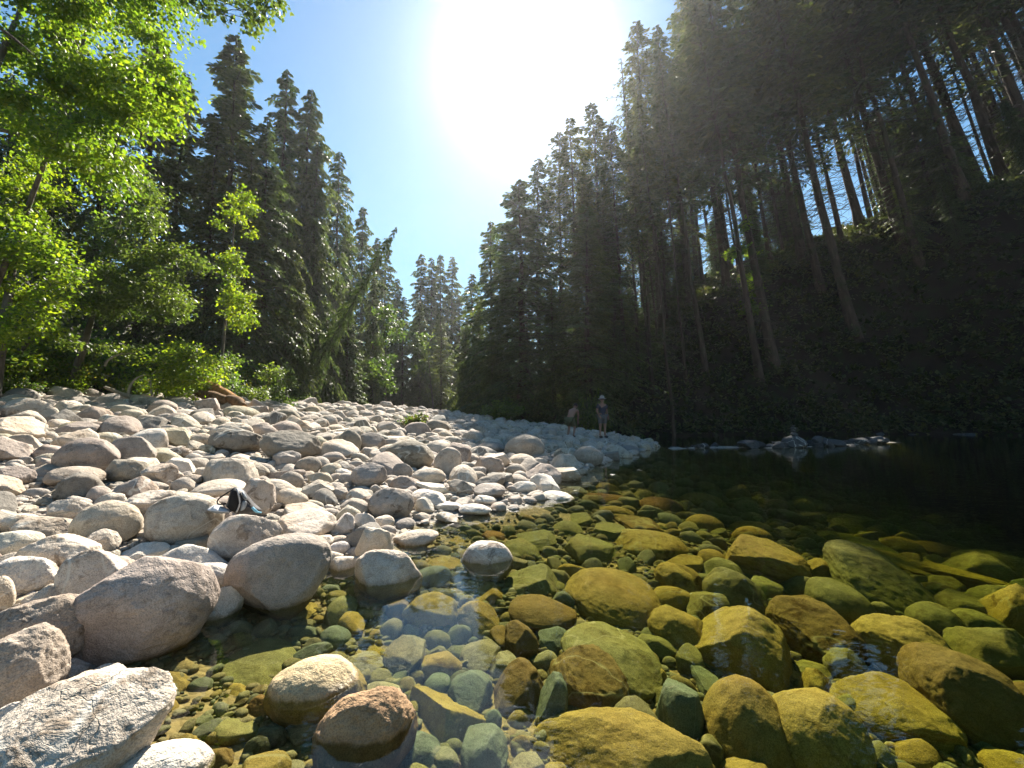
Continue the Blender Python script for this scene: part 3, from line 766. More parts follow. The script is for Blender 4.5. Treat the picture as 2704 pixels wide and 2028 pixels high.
# ---- the stones between the ones above: packed by dart throwing, largest first
landmarks = [(p[0], p[1], p[4]) for p in placed if p[4]]
cells = {}
def _cell(x, y): return (int(math.floor(x / 0.5)), int(math.floor(y / 0.5)))
def _put(x, y, r):
    cells.setdefault(_cell(x, y), []).append((x, y, r))
def _free(x, y, r, k):
    i, j = _cell(x, y)
    for a in range(i - 2, i + 3):
        for b in range(j - 2, j + 3):
            for (u, v, q) in cells.get((a, b), ()):
                if (u - x) ** 2 + (v - y) ** 2 < (k * (r + q)) ** 2: return False
    return True
for p in placed: _put(p[0], p[1], p[2])
frng = np.random.default_rng(21)
def scatter(n, rlo, rhi, box, cond, k, ymin=0.0):
    out = []
    X = frng.uniform(box[0], box[1], n); Y = frng.uniform(box[2], box[3], n); Rr = frng.uniform(rlo, rhi, n)
    ok = (np.abs(X) < 1.28 * Y + 0.6)
    X, Y, Rr = X[ok], Y[ok], Rr[ok]
    dW = seg_dist(X, Y, WATERLINE); inb = inside(X, Y, BAR) & ~inside(X, Y, LB_POLY)
    Gz = ground(X, Y, False)
    ok = cond(inb, dW, X, Y)
    for x, y, r, g, b in zip(X[ok], Y[ok], Rr[ok], Gz[ok], inb[ok]):
        if _free(x, y, r, k):
            _put(x, y, r); out.append((x, y, r, g, b))
    return out
near_left = lambda b, d, X, Y: b & (np.hypot(X, Y) > 1.3)
fill_dry = []
for (n, lo, hi, k, box) in [(2500, .24, .36, .90, (-15, 9, 5, 27)), (9000, .15, .24, .86, (-15, 9, 2.2, 27)), (26000, .09, .15, .84, (-15, 9, 1.5, 25)), (36000, .055, .09, .85, (-12, 7, 1, 13))]:
    fill_dry += scatter(n, lo, hi, box, near_left, k)
fill_wet = []
# under water the sky of the bed thins out towards the deep side
wetc = lambda b, d, X, Y: (~b) & (d < 8.2) & (Y > 1.0) & (Y < 14)
for (n, lo, hi, k, box) in [(500, .2, .3, .95, (-3, 14, 3.6, 14)), (5000, .12, .2, .86, (-3, 14, 2.6, 14)), (12000, .07, .12, .82, (-3, 11, 1.3, 13)), (30000, .035, .07, .78, (-2.6, 8, 1.1, 8))]:
    fill_wet += scatter(n, lo, hi, box, wetc, k)

def shows(t):   # rough size in the picture
    return t[2] / max(t[1], 0.5)
SIZE = [(0.30, 'very large'), (0.22, 'large'), (0.16, 'medium sized'), (0.11, 'small'), (0, 'little')]
CNAME = {'p': 'beige', 'q': 'pinkish grey', 'g': 'grey', 'd': 'dark grey', 'c': 'whitish', 'y': 'yellowish', 'o': 'ochre', 'k': 'golden', 'v': 'olive', 'b': 'grey green', 'n': 'brown', 'h': 'tan', 'w': 'orange brown'}
SHN = {'r': 'rounded', 'a': 'angular', 'b': 'blocky', 's': 'flat', 'e': 'egg shaped'}
ORD = ['', 'second ', 'third ', 'fourth ', 'fifth ', 'sixth ', 'seventh ', 'eighth ', 'ninth ', 'tenth ', 'eleventh ', 'twelfth ']
used_labels = {}
def auto_label(x, y, r, kind, col, what):
    d, lx, ly, ln = min(((x - a) ** 2 + (y - b) ** 2, a, b, n) for a, b, n in landmarks)
    dx, dy = x - lx, y - ly
    if abs(dx) > abs(dy): rel = 'on the water side of' if dx > 0 else 'on the forest side of'
    else: rel = 'beyond' if dy > 0 else 'in front of'
    s = next(n for t, n in SIZE if r >= t)
    base = (f'{s} {SHN[kind]} {CNAME[col]}', f'{rel} {ln}')
    k = used_labels.get(base, 0); used_labels[base] = k + 1
    words_ = f'{ORD[min(k, 11)]}{base[0]} {what} {base[1]}'
    words_ = words_.replace('medium sized', 'middling').replace('very large', 'broad')
    if len(words_.split()) > 16: words_ = words_.replace(' under water', '').replace('on the water side of', 'riverward of').replace('on the forest side of', 'forestward of')
    return words_[0] + words_[1:]

def filler(lst, what, name, cat, group, mat, cols, kinds, quota, stuff_name, stuff_label):
    lst = sorted(lst, key=shows, reverse=True)
    singles, rest = lst[:quota], lst[quota:]
    fr = np.random.default_rng(5)
    for (x, y, r, g, b) in singles:
        kind = kinds[fr.integers(len(kinds))]; col = cols[fr.integers(len(cols))]
        ax, cx_ = r * fr.uniform(1.0, 1.35), r * fr.uniform(.8, 1.1)
        h = r * (fr.uniform(.6, 1.05) if kind != 's' else fr.uniform(.35, .5))
        sub = 5 if r / y > 0.05 else 4
        z = g + h * 0.2
        if not b: z = min(z, -0.02 - h); h = min(h, r * .7)
        o = link(name, rock_mesh(kind, int(fr.integers(NP[kind])), sub), None, (x, y, z), (R(fr.uniform(-16, 16)), R(fr.uniform(-16, 16)), fr.uniform(0, 6.28)), (ax, cx_, h))
        cc = np.array(COL[col]) * fr.uniform(.88, 1.1)
        o.color = (*cc, ALG.get(col, .8))
        thing_props(o, auto_label(x, y, r, kind, col, what), cat, group)
    V, F, n0 = [], [], 0
    for (x, y, r, g, b) in rest:
        kind = kinds[fr.integers(len(kinds))]; k = int(fr.integers(NP[kind]))
        sub = 3 if r / y > 0.012 else 2
        key = ('raw', kind, k, sub)
        if key not in _proto: _proto[key] = rock_shape(1000 + k * 7 + ord(kind), sub, kind)
        v, f = _proto[key]
        h = r * fr.uniform(.5, .95)
        z = g + h * 0.05
        if not b: z = min(z, -0.02 - h)
        M = np.array(Euler((fr.uniform(-.35, .35), fr.uniform(-.35, .35), fr.uniform(0, 6.28))).to_matrix()) @ np.diag([r * fr.uniform(1, 1.35), r * fr.uniform(.75, 1.1), h])
        V.append(v @ M.T + np.array([x, y, z])); F.append(f + n0); n0 += len(v)
    me = mesh_np(stuff_name, np.concatenate(V), np.concatenate(F), [mat], smooth=True)
    thing_props(link(stuff_name, me), stuff_label, kind='stuff')
    return n0

filler(fill_dry, 'stone', 'river_stone', 'stone', BAR_G, M_dry, 'pppqqgdcyhqp', 'rrbbbaaaaess', 185, 'cobbles', 'pale cobbles filling the gaps of the dry stone bar')
filler(fill_wet, 'stone under water', 'sunken_stone', 'sunken stone', BED_G, M_wet, 'oovvvvbnkhn', 'rrbbas', 190, 'bed_cobbles', 'ochre and green cobbles covering the riverbed')

# ---- gravel: nobody could count it
def gravel(name, label, n, box, cond, rlo, rhi, mat):
    X = frng.uniform(box[0], box[1], n); Y = box[2] + (box[3] - box[2]) * frng.random(n) ** 1.5
    dW = seg_dist(X, Y, WATERLINE); inb = inside(X, Y, BAR)
    ok = cond(inb, dW, X, Y) & (np.abs(X) < 1.28 * Y + .4)
    X, Y = X[ok], Y[ok]; m = len(X)
    Z = ground(X, Y, True)
    r = rlo + (rhi - rlo) * frng.random(m) ** 2
    v, f = rock_shape(77, 2, 'b')
    v2, _ = rock_shape(91, 2, 'a')
    pick = frng.random(m) < .5
    base = np.where(pick[:, None, None], v[None], v2[None])
    a = frng.uniform(0, 6.28, m); ca, sa_ = np.cos(a), np.sin(a)
    sc = np.stack([r * frng.uniform(.9, 1.5, m), r * frng.uniform(.6, 1, m), r * frng.uniform(.4, .8, m)], 1)
    w = base * sc[:, None, :]
    x = w[..., 0] * ca[:, None] - w[..., 1] * sa_[:, None] + X[:, None]
    y = w[..., 0] * sa_[:, None] + w[..., 1] * ca[:, None] + Y[:, None]
    z = w[..., 2] + Z[:, None] + r[:, None] * .3
    V = np.stack([x, y, z], -1).reshape(-1, 3)
    F = (f[None] + (np.arange(m) * len(v))[:, None, None]).reshape(-1, 3)
    thing_props(link(name, mesh_np(name, V, F, [mat], smooth=True)), label, kind='stuff')
gravel('gravel', 'fine pale gravel between the dry stones', 17000, (-7, 3, 1.2, 9), lambda b, d, X, Y: b, .012, .035, M_dry)
gravel('bed_gravel', 'small ochre and green pebbles between the stones under the water', 16000, (-2.6, 5.5, 1.0, 5.5), lambda b, d, X, Y: ~b & (d < 5), .010, .035, M_wet)
# ------------------------------------------------------------------ plants
def leaf_material(name, cols, trans, gloss=0.35, tw=0.5):
    m, ns, ls = new_mat(name)
    geo = N(ns, 'ShaderNodeNewGeometry'); oi = N(ns, 'ShaderNodeObjectInfo')
    c = ramp(ns, ls, geo.outputs['Random Per Island'], cols)
    nz = noise_tex(ns, ls, geo.outputs['Position'], 0.55, 2, 0.5)
    c = mixc(ns, ls, 1.0, c, ramp(ns, ls, nz, [(0.35, (0.8, 0.85, 0.9)), (0.65, (1.2, 1.12, 0.9))]), 'MULTIPLY')
    c = mixc(ns, ls, 1.0, c, ramp(ns, ls, oi.outputs['Random'], [(0.0, (0.8, 0.9, 0.9)), (0.5, (1, 1, 1)), (1.0, (1.2, 1.1, 0.9))]), 'MULTIPLY')
    bs = N(ns, 'ShaderNodeBsdfPrincipled'); ls.new(c, bs.inputs['Base Color'])
    bs.inputs['Roughness'].default_value = 0.45; bs.inputs['Specular IOR Level'].default_value = gloss
    tr = N(ns, 'ShaderNodeBsdfTranslucent')
    ls.new(mixc(ns, ls, 1.0, c, trans, 'MULTIPLY'), tr.inputs[0])
    mx = N(ns, 'ShaderNodeMixShader'); mx.inputs[0].default_value = tw
    ls.new(bs.outputs[0], mx.inputs[1]); ls.new(tr.outputs[0], mx.inputs[2])
    out = N(ns, 'ShaderNodeOutputMaterial'); ls.new(mx.outputs[0], out.inputs[0])
    return m
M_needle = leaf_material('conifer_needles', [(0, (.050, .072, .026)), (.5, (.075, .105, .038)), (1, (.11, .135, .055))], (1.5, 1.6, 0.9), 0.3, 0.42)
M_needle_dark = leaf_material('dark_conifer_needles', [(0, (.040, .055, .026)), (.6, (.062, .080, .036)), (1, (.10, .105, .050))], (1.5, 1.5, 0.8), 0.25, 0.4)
M_maple = leaf_material('maple_leaves', [(0, (.05, .095, .014)), (.5, (.085, .14, .018)), (1, (.14, .18, .02))], (2.35, 2.4, 0.9), 0.4, 0.6)
M_alder = leaf_material('alder_leaves', [(0, (.04, .070, .018)), (.5, (.062, .10, .024)), (1, (.10, .135, .035))], (2.0, 2.1, 1.0), 0.45, 0.5)
M_shrub = leaf_material('shrub_leaves', [(0, (.05, .095, .015)), (.6, (.08, .13, .020)), (1, (.13, .12, .02))], (2.0, 2.0, 0.9), 0.4, 0.5)

def bark_material(name, c0, c1, sc=6.0):
    m, ns, ls = new_mat(name)
    tc = N(ns, 'ShaderNodeTexCoord')
    mp = N(ns, 'ShaderNodeMapping'); mp.inputs['Scale'].default_value = (1, 1, 0.16); ls.new(tc.outputs['Object'], mp.inputs['Vector'])
    n1 = noise_tex(ns, ls, mp.outputs[0], sc, 5, 0.7)
    n2 = noise_tex(ns, ls, tc.outputs['Object'], 1.1, 3, 0.5)
    col = ramp(ns, ls, n1, [(0.35, c0), (0.65, c1)])
    col = mixc(ns, ls, ramp(ns, ls, n2, [(0.5, 0.0), (0.66, 0.7)]), col, (0.035, 0.05, 0.018))
    bs = N(ns, 'ShaderNodeBsdfPrincipled'); ls.new(col, bs.inputs['Base Color']); bs.inputs['Roughness'].default_value = 0.9
    bs.inputs['Specular IOR Level'].default_value = 0.2
    bp = N(ns, 'ShaderNodeBump'); bp.inputs['Strength'].default_value = 0.9; bp.inputs['Distance'].default_value = 0.06
    ls.new(n1, bp.inputs['Height']); ls.new(bp.outputs[0], bs.inputs['Normal'])
    out = N(ns, 'ShaderNodeOutputMaterial'); ls.new(bs.outputs[0], out.inputs[0])
    return m
M_bark = bark_material('conifer_bark', (.035, .024, .018), (.10, .072, .055))
M_abark = bark_material('alder_bark', (.06, .05, .038), (.17, .15, .12), 9.0)
M_twig = bark_material('dead_twigs', (.05, .04, .03), (.11, .09, .07), 9.0)

class Geo:
    """collects tubes and leaf kites"""
    def __init__(self): self.V, self.F4, self.F3, self.n = [], [], [], 0
    def tube(self, pts, radii, seg=8):
        pts = np.asarray(pts, float); m = len(pts)
        t = np.gradient(pts, axis=0); t /= np.maximum(np.linalg.norm(t, axis=1)[:, None], 1e-9)
        ref = np.array([0, 0, 1.0]) if abs(t[0][2]) < .8 else np.array([1.0, 0, 0])
        a = np.cross(t, ref); a /= np.maximum(np.linalg.norm(a, axis=1)[:, None], 1e-9)
        b = np.cross(t, a)
        th = np.linspace(0, 2 * math.pi, seg, endpoint=False)
        ring = pts[:, None, :] + np.asarray(radii)[:, None, None] * (np.cos(th)[None, :, None] * a[:, None, :] + np.sin(th)[None, :, None] * b[:, None, :])
        i = np.arange(m * seg).reshape(m, seg)
        q = np.stack([i[:-1], np.roll(i[:-1], -1, 1), np.roll(i[1:], -1, 1), i[1:]], -1).reshape(-1, 4)
        self.V.append(ring.reshape(-1, 3)); self.F4.append(q + self.n); self.n += m * seg
        self.F3.append(np.array([[i[-1, 0], i[-1, k], i[-1, k + 1]] for k in range(1, seg - 1)]) + self.n - m * seg)
    def sticks(self, P0, P1, r):
        """many thin three-sided twigs"""
        P0, P1 = np.asarray(P0, float), np.asarray(P1, float); m = len(P0)
        if not m: return
        r = np.broadcast_to(r, (m,))
        d = P1 - P0; d /= np.maximum(np.linalg.norm(d, axis=1)[:, None], 1e-9)
        a = np.cross(d, [0.31, 0.2, 0.93]); a /= np.maximum(np.linalg.norm(a, axis=1)[:, None], 1e-9)
        b = np.cross(d, a)
        vs = []
        for P, k in ((P0, 1.0), (P1, 0.45)):
            for th in (0, 2.09, 4.19):
                vs.append(P + (r * k)[:, None] * (math.cos(th) * a + math.sin(th) * b))
        V = np.stack(vs, 1).reshape(-1, 3)
        base = (np.arange(m) * 6)[:, None, None]
        q = np.array([[0, 1, 4, 3], [1, 2, 5, 4], [2, 0, 3, 5]])[None] + base
        self.V.append(V); self.F4.append(q.reshape(-1, 4) + self.n); self.n += m * 6
    def kites(self, base, tip, wid, side, fold=0.0):
        """leaf = two triangles folded along the midrib"""
        m = len(base)
        mid = base + (tip - base) * 0.45
        up = np.cross(tip - base, side); up /= np.maximum(np.linalg.norm(up, axis=1)[:, None], 1e-9)
        w = np.asarray(wid)[:, None]
        l = mid + side * w + up * w * fold; r_ = mid - side * w + up * w * fold
        V = np.stack([base, l, tip, r_], 1).reshape(-1, 3)
        b = (np.arange(m) * 4)[:, None, None]
        f = np.array([[0, 1, 2], [0, 2, 3]])[None] + b
        self.V.append(V); self.F3.append(f.reshape(-1, 3) + self.n); self.n += m * 4
    def mesh(self, name, mat, smooth=False):
        fl = ([np.concatenate(self.F4)] if self.F4 else []) + ([np.concatenate(self.F3)] if self.F3 else [])
        return mesh_np(name, np.concatenate(self.V), fl, [mat], smooth=smooth)

def unit(v): return v / np.maximum(np.linalg.norm(v, axis=-1, keepdims=True), 1e-9)

def conifer_meshes(seed, H=20.0, Rm=2.4, cb=0.04, nbr=230, droop=0.35, rise=0.25, ks=14, spray=0.34, trunk_r=0.24, dead=0, mat=None, top_sharp=0.9, lump=0.35, irregular=0.25, curve=0.0):
    r = np.random.default_rng(seed)
    tz = np.linspace(-0.6, H, 14)
    bend = np.cumsum(r.normal(0, 0.02 + irregular * .05, (14, 2)), 0)
    bend -= bend[0]
    tp = np.stack([bend[:, 0] + curve * (tz / H) ** 2 * H, bend[:, 1], tz], 1)
    tr = trunk_r * (1 - 0.93 * np.clip(tz / H, 0, 1) ** 0.85) * (1 + 0.5 * np.exp(-np.maximum(tz, 0) / 0.7))
    T = Geo(); T.tube(tp, tr, 9)
    trunk = T.mesh('trunk', M_bark, True)
    def axis_at(z): return np.stack([np.interp(z, tz, tp[:, 0]), np.interp(z, tz, tp[:, 1]), z], -1)
    G = Geo()
    t = cb + (1 - cb) * (np.arange(nbr) + r.random(nbr)) / nbr
    t = np.minimum(t, 0.995)
    az = np.arange(nbr) * 2.399 + r.normal(0, .35, nbr)
    rel = (1 - t) / (1 - cb)
    prof = (rel ** top_sharp) * (0.55 + 0.45 * np.minimum(1, (t - cb) / 0.12 + 0.35))
    lumpy = 1 + lump * np.sin(t * 37 + r.random() * 6) * np.sin(az * 2 + t * 19 + r.random() * 6)
    L = Rm * np.maximum(prof, 0.045) * lumpy * r.uniform(0.42, 1.18, nbr)
    D = np.stack([np.cos(az), np.sin(az), 0 * az], 1)
    S = np.stack([-np.sin(az), np.cos(az), 0 * az], 1)
    B0 = axis_at(H * t)
    rs = rise * (0.3 + 0.9 * t); dr = droop * (1.2 - 0.8 * t) * r.uniform(.7, 1.3, nbr)
    def bp(u):   # u (nbr,k)
        return B0[:, None] + D[:, None] * (L[:, None] * u)[..., None] + np.array([0, 0, 1.0]) * ((rs * L)[:, None] * u - (dr * L)[:, None] * u ** 2)[..., None]
    G2 = Geo()
    us = np.linspace(0, 1, 4)
    Q = bp(np.broadcast_to(us, (nbr, 4)))
    for k in range(3): G2.sticks(Q[:, k], Q[:, k + 1], 0.012 + 0.016 * L * (1 - k / 3))
    # fans of sprays either side of every branch
    nu = ks
    u = (np.arange(nu) + .5) / nu
    u = np.clip(0.12 + .9 * u[None, :] + r.normal(0, .03, (nbr, nu)), 0.1, 1.02)
    P = bp(u)
    dirs = unit(bp(u + 0.03) - P)
    bases, tips, wids, sides = [], [], [], []
    for sgn in (-1, 1):
        for q in (0.12, 0.5, 0.85):
            side_len = (0.42 * L[:, None] * (1.08 - u) + 0.10) * r.uniform(.6, 1.2, u.shape)
            pos = P + sgn * S[:, None] * (side_len * q)[..., None] + dirs * (side_len * q * 0.55)[..., None]
            pos[..., 2] -= side_len * q * q * (0.25 + droop * 0.5)
            out = unit(sgn * S[:, None] * r.uniform(.35, 1.1, u.shape)[..., None] + dirs * r.uniform(.5, 1.1, u.shape)[..., None] + np.array([0, 0, 1]) * r.normal(-.28 - droop * .35, .28, u.shape)[..., None])
            ln = spray * r.uniform(.6, 1.25, u.shape) * (0.55 + 0.45 * np.minimum(1, L[:, None] / 1.2))
            keep = r.random(u.shape) < (0.93 if H <= 20 else 0.40)
            b_ = pos[keep]; o_ = out[keep]; l_ = ln[keep]
            s_ = unit(np.cross(o_, r.normal(0, .55, o_.shape) + np.array([0, 0, 1.0])))
            bases.append(b_); tips.append(b_ + o_ * l_[:, None]); wids.append(l_ * r.uniform(.16, .27, len(l_))); sides.append(s_)
    G.kites(np.concatenate(bases), np.concatenate(tips), np.concatenate(wids), np.concatenate(sides), -0.25)
    crown = G.mesh('crown', mat or M_needle)
    if dead:
        zt = H * r.uniform(0.08, cb + .05, dead); a2 = r.uniform(0, 6.28, dead)
        ln = r.uniform(.5, 2.2, dead)
        p0 = axis_at(zt); p1 = p0 + np.stack([np.cos(a2) * ln, np.sin(a2) * ln, ln * r.uniform(-.5, .1, dead)], 1)
        G2.sticks(p0, p1, 0.03)
        k2 = r.integers(0, dead, dead * 2); tt = r.uniform(.4, .95, dead * 2)[:, None]
        q0 = p0[k2] + (p1[k2] - p0[k2]) * tt
        G2.sticks(q0, q0 + r.normal(0, .3, q0.shape), 0.012)
    branches = G2.mesh('branches', M_twig)
    return trunk, crown, branches

_tree_protos = {}
def make_tree(kind, x, y, scale, label, name='conifer', cat='tree', group=None, lean=(0, 0), yaw=0.0, z=None, wide=1.0, sink=0.1):
    trunk, crown, branches = _tree_protos[kind]
    z = float(ground(np.array([x]), np.array([y]))[0]) - sink if z is None else z
    e = link(name, None, None, (x, y, z))
    e.empty_display_size = 0.5
    M = Euler((lean[1], lean[0], 0)).to_matrix() @ Euler((0, 0, yaw)).to_matrix()
    e.rotation_euler = M.to_euler()
    e.scale = (scale * wide, scale * wide, scale)
    link('trunk', trunk, e)
    thing_props(link('crown', crown, e), kind='stuff')
    thing_props(link('branches', branches, e), kind='stuff')
    thing_props(e, label, cat, group)
    return e

for i in range(4):
    _tree_protos[f'spruce{i}'] = conifer_meshes(40 + i, 20, [2.7, 3.0, 2.5, 2.9][i], .03, [210, 220, 200, 215][i], [.75, .5, .95, .6][i], .25, 19, .27, .24, lump=.6, irregular=.6, top_sharp=[.62, .7, .55, .66][i])
for i in range(2):
    _tree_protos[f'cedar{i}'] = conifer_meshes(60 + i, 20, [2.1, 2.4][i], .02, 220, 1.2, .15, 18, .29, .22, lump=.7, irregular=.7, top_sharp=.5)
for i in range(4):
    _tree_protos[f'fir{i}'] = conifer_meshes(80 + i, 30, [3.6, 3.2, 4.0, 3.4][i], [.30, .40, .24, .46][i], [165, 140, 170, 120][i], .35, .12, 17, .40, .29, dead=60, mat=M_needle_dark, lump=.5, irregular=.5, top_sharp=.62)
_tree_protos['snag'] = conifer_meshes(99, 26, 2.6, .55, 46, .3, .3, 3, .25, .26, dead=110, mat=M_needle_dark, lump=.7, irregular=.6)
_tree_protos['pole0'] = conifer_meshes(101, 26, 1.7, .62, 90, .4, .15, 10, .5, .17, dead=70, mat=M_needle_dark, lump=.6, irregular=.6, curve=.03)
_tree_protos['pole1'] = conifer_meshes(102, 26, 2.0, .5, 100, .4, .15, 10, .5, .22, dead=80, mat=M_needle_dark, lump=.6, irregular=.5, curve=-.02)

PROTO_H = {'s': 20, 'c': 20, 'f': 30, 'p': 26}
def tree_px(kind, px, tip, y, label, leanx=0.0, group=None, name='conifer', wide=1.0, off=(0, 0), yaw=None):
    """a tree standing at depth y whose foot is in column px (2212 px wide view) and whose tip reaches row tip"""
    px *= 1.2224; tip *= 1.2224
    x = (px - CX) / F_SRC * y
    top = at(px, tip, y)
    z = float(ground(np.array([x]), np.array([y]))[0]) - .2
    Hh = 26 if kind == 'snag' else PROTO_H[kind[0]]
    h = (top.z - z) / math.cos(leanx)
    x0 = x + math.sin(leanx) * h          # the tip, not the foot, stands over px
    z0 = float(ground(np.array([x0]), np.array([y]))[0]) - .2
    return make_tree(kind, x0, y, (top.z - z0) / Hh / math.cos(leanx), label, name, 'tree', group, (-leanx, 0), (px * 1.7) % 6.28 if yaw is None else yaw, z0, wide)

LG, RG, FG = 'conifers standing along the sunny bank', 'tall firs leaning over the river from the shaded bank', 'conifers at the far bend of the river'
for row in [
 ('spruce1', 478, 84, 21, 'tallest broad dark spruce with its ragged tip beside the bright maple boughs', LG, 1.6),
 ('spruce0', 592, 150, 23, 'dark spruce with a leaning ragged top next to the tallest one on the sunny bank', LG, 1.15),
 ('cedar0', 640, 198, 24.5, 'bushy dark tree with drooping bough ends on the skyline next to the leaning ragged one', LG, 1.3),
 ('spruce3', 556, 250, 19, 'full green spruce lit on its river side in front of the ragged dark ones', LG, 1.2),
 ('cedar1', 662, 312, 24, 'narrow cedar with a yellowish green hanging curtain of foliage', LG, 1.2),
 ('spruce2', 716, 330, 29, 'slim spruce with an isolated blunt top against the sky', LG, 1.1),
 ('cedar0', 612, 360, 21, 'yellow green hanging cedar in front of the slim blunt spruce', LG, 1.0),
 ('cedar1', 738, 462, 33, 'short dark cedar between the blunt spruce and the pointed spire', LG, 1.0),
 ('spruce2', 776, 448, 37, 'sharply pointed spire of spruce in the middle of the sunny bank', LG, 1.15),
 ('spruce0', 806, 512, 42, 'small dark spruce beyond the pointed spire', LG, 1.1),
 ('spruce3', 826, 516, 46, 'small twin spruce just riverward of the dark one beyond the spire', LG, 1.1),
 ('cedar1', 690, 470, 27, 'dense low cedar at the foot of the blunt topped spruce', LG, 1.3),
 ('spruce1', 520, 330, 18, 'dark inner spruce behind the round topped alder', LG, 1.2),
 ('spruce3', 425, 260, 19, 'dark spruce half hidden behind the maple boughs', LG, 1.2),
 ('spruce0', 360, 160, 20, 'dark spruce trunk and crown behind the maple and the alder', LG, 1.2),
 ('spruce1', 280, 60, 19, 'deep shaded spruce behind the alder sapling', LG, 1.2),
 ('spruce2', 180, 120, 18.5, 'deep shaded spruce rising behind the bright bank shrubs', LG, 1.3),
 ('cedar0', 70, 60, 17.5, 'deep shaded cedar at the picture edge behind the bright leafy tree', LG, 1.4),
 ('cedar1', -40, 160, 17, 'dark cedar cut by the picture edge behind the bright leafy tree', LG, 1.4),
 ('cedar0', 800, 600, 33, 'dense low cedar below the pointed spire', LG, 1.3),
 ('spruce1', 745, 620, 28, 'low bushy spruce over the dark forest edge boulder', LG, 1.3),
 ('cedar1', 640, 600, 20.5, 'grey green bushy cedar hanging over the shrubs by the rotten logs', LG, 1.5),
 ('spruce2', 850, 600, 44, 'slender spruce behind the leaning tree', LG, 1.2),
 ('spruce0', 906, 547, 60, 'broad dark spruce in the far notch of the valley', FG, 1.25),
 ('spruce1', 931, 556, 64, 'spruce beside the broad dark one in the far notch', FG, 1.1),
 ('spruce2', 951, 550, 70, 'bluish pointed spruce in the far notch, first of the pair', FG, 1.2),
 ('spruce3', 974, 556, 74, 'bluish pointed spruce in the far notch, second of the pair', FG, 1.2),
 ('spruce1', 992, 640, 72, 'low bluish spruce at the lowest point of the skyline', FG, 1.4),
 ('cedar1', 905, 650, 50, 'brownish dead looking cedar in the far notch', FG, 1.3),
 ('spruce0', 870, 640, 48, 'dark low spruce at the foot of the leaning tree', FG, 1.4),
 ('spruce3', 955, 680, 52, 'dark filled spruce below the bluish pair', FG, 1.5),
 ('cedar0', 1000, 700, 50, 'dark cedar below the gap in the skyline', FG, 1.5),
 ('cedar0', 1030, 640, 44, 'dark cedar at the foot of the lone pointed tree', FG, 1.4),
 ('spruce0', 1056, 478, 40, 'lone pointed airy spruce at the edge of the sky gap', FG, 1.5),
 ('spruce2', 1020, 590, 48, 'small airy spruce beside the lone pointed one', FG, 1.4),
 ('spruce3', 1100, 560, 36, 'drooping branched dark hemlock in front of the tall firs', FG, 1.7),
 ('cedar1', 1060, 720, 34, 'dark bushy cedar low over the river bend', FG, 1.6),
 ('spruce1', 1140, 640, 33, 'low dark hemlock with light tips at the river bend', FG, 1.6),
]:
    kind, px, tip, y, lab, grp, wd = row
    if grp == LG: y *= 1.17
    tree_px(kind, px, tip, y, lab, group=grp, wide=wd * .82)
# the tree that leans out over the river with its bare lower trunk
tree_px('spruce2', 872, 490, 26, 'slender conifer leaning far out over the river with a bare slanting trunk', leanx=-0.50, name='leaning_conifer', group=None, wide=.5)

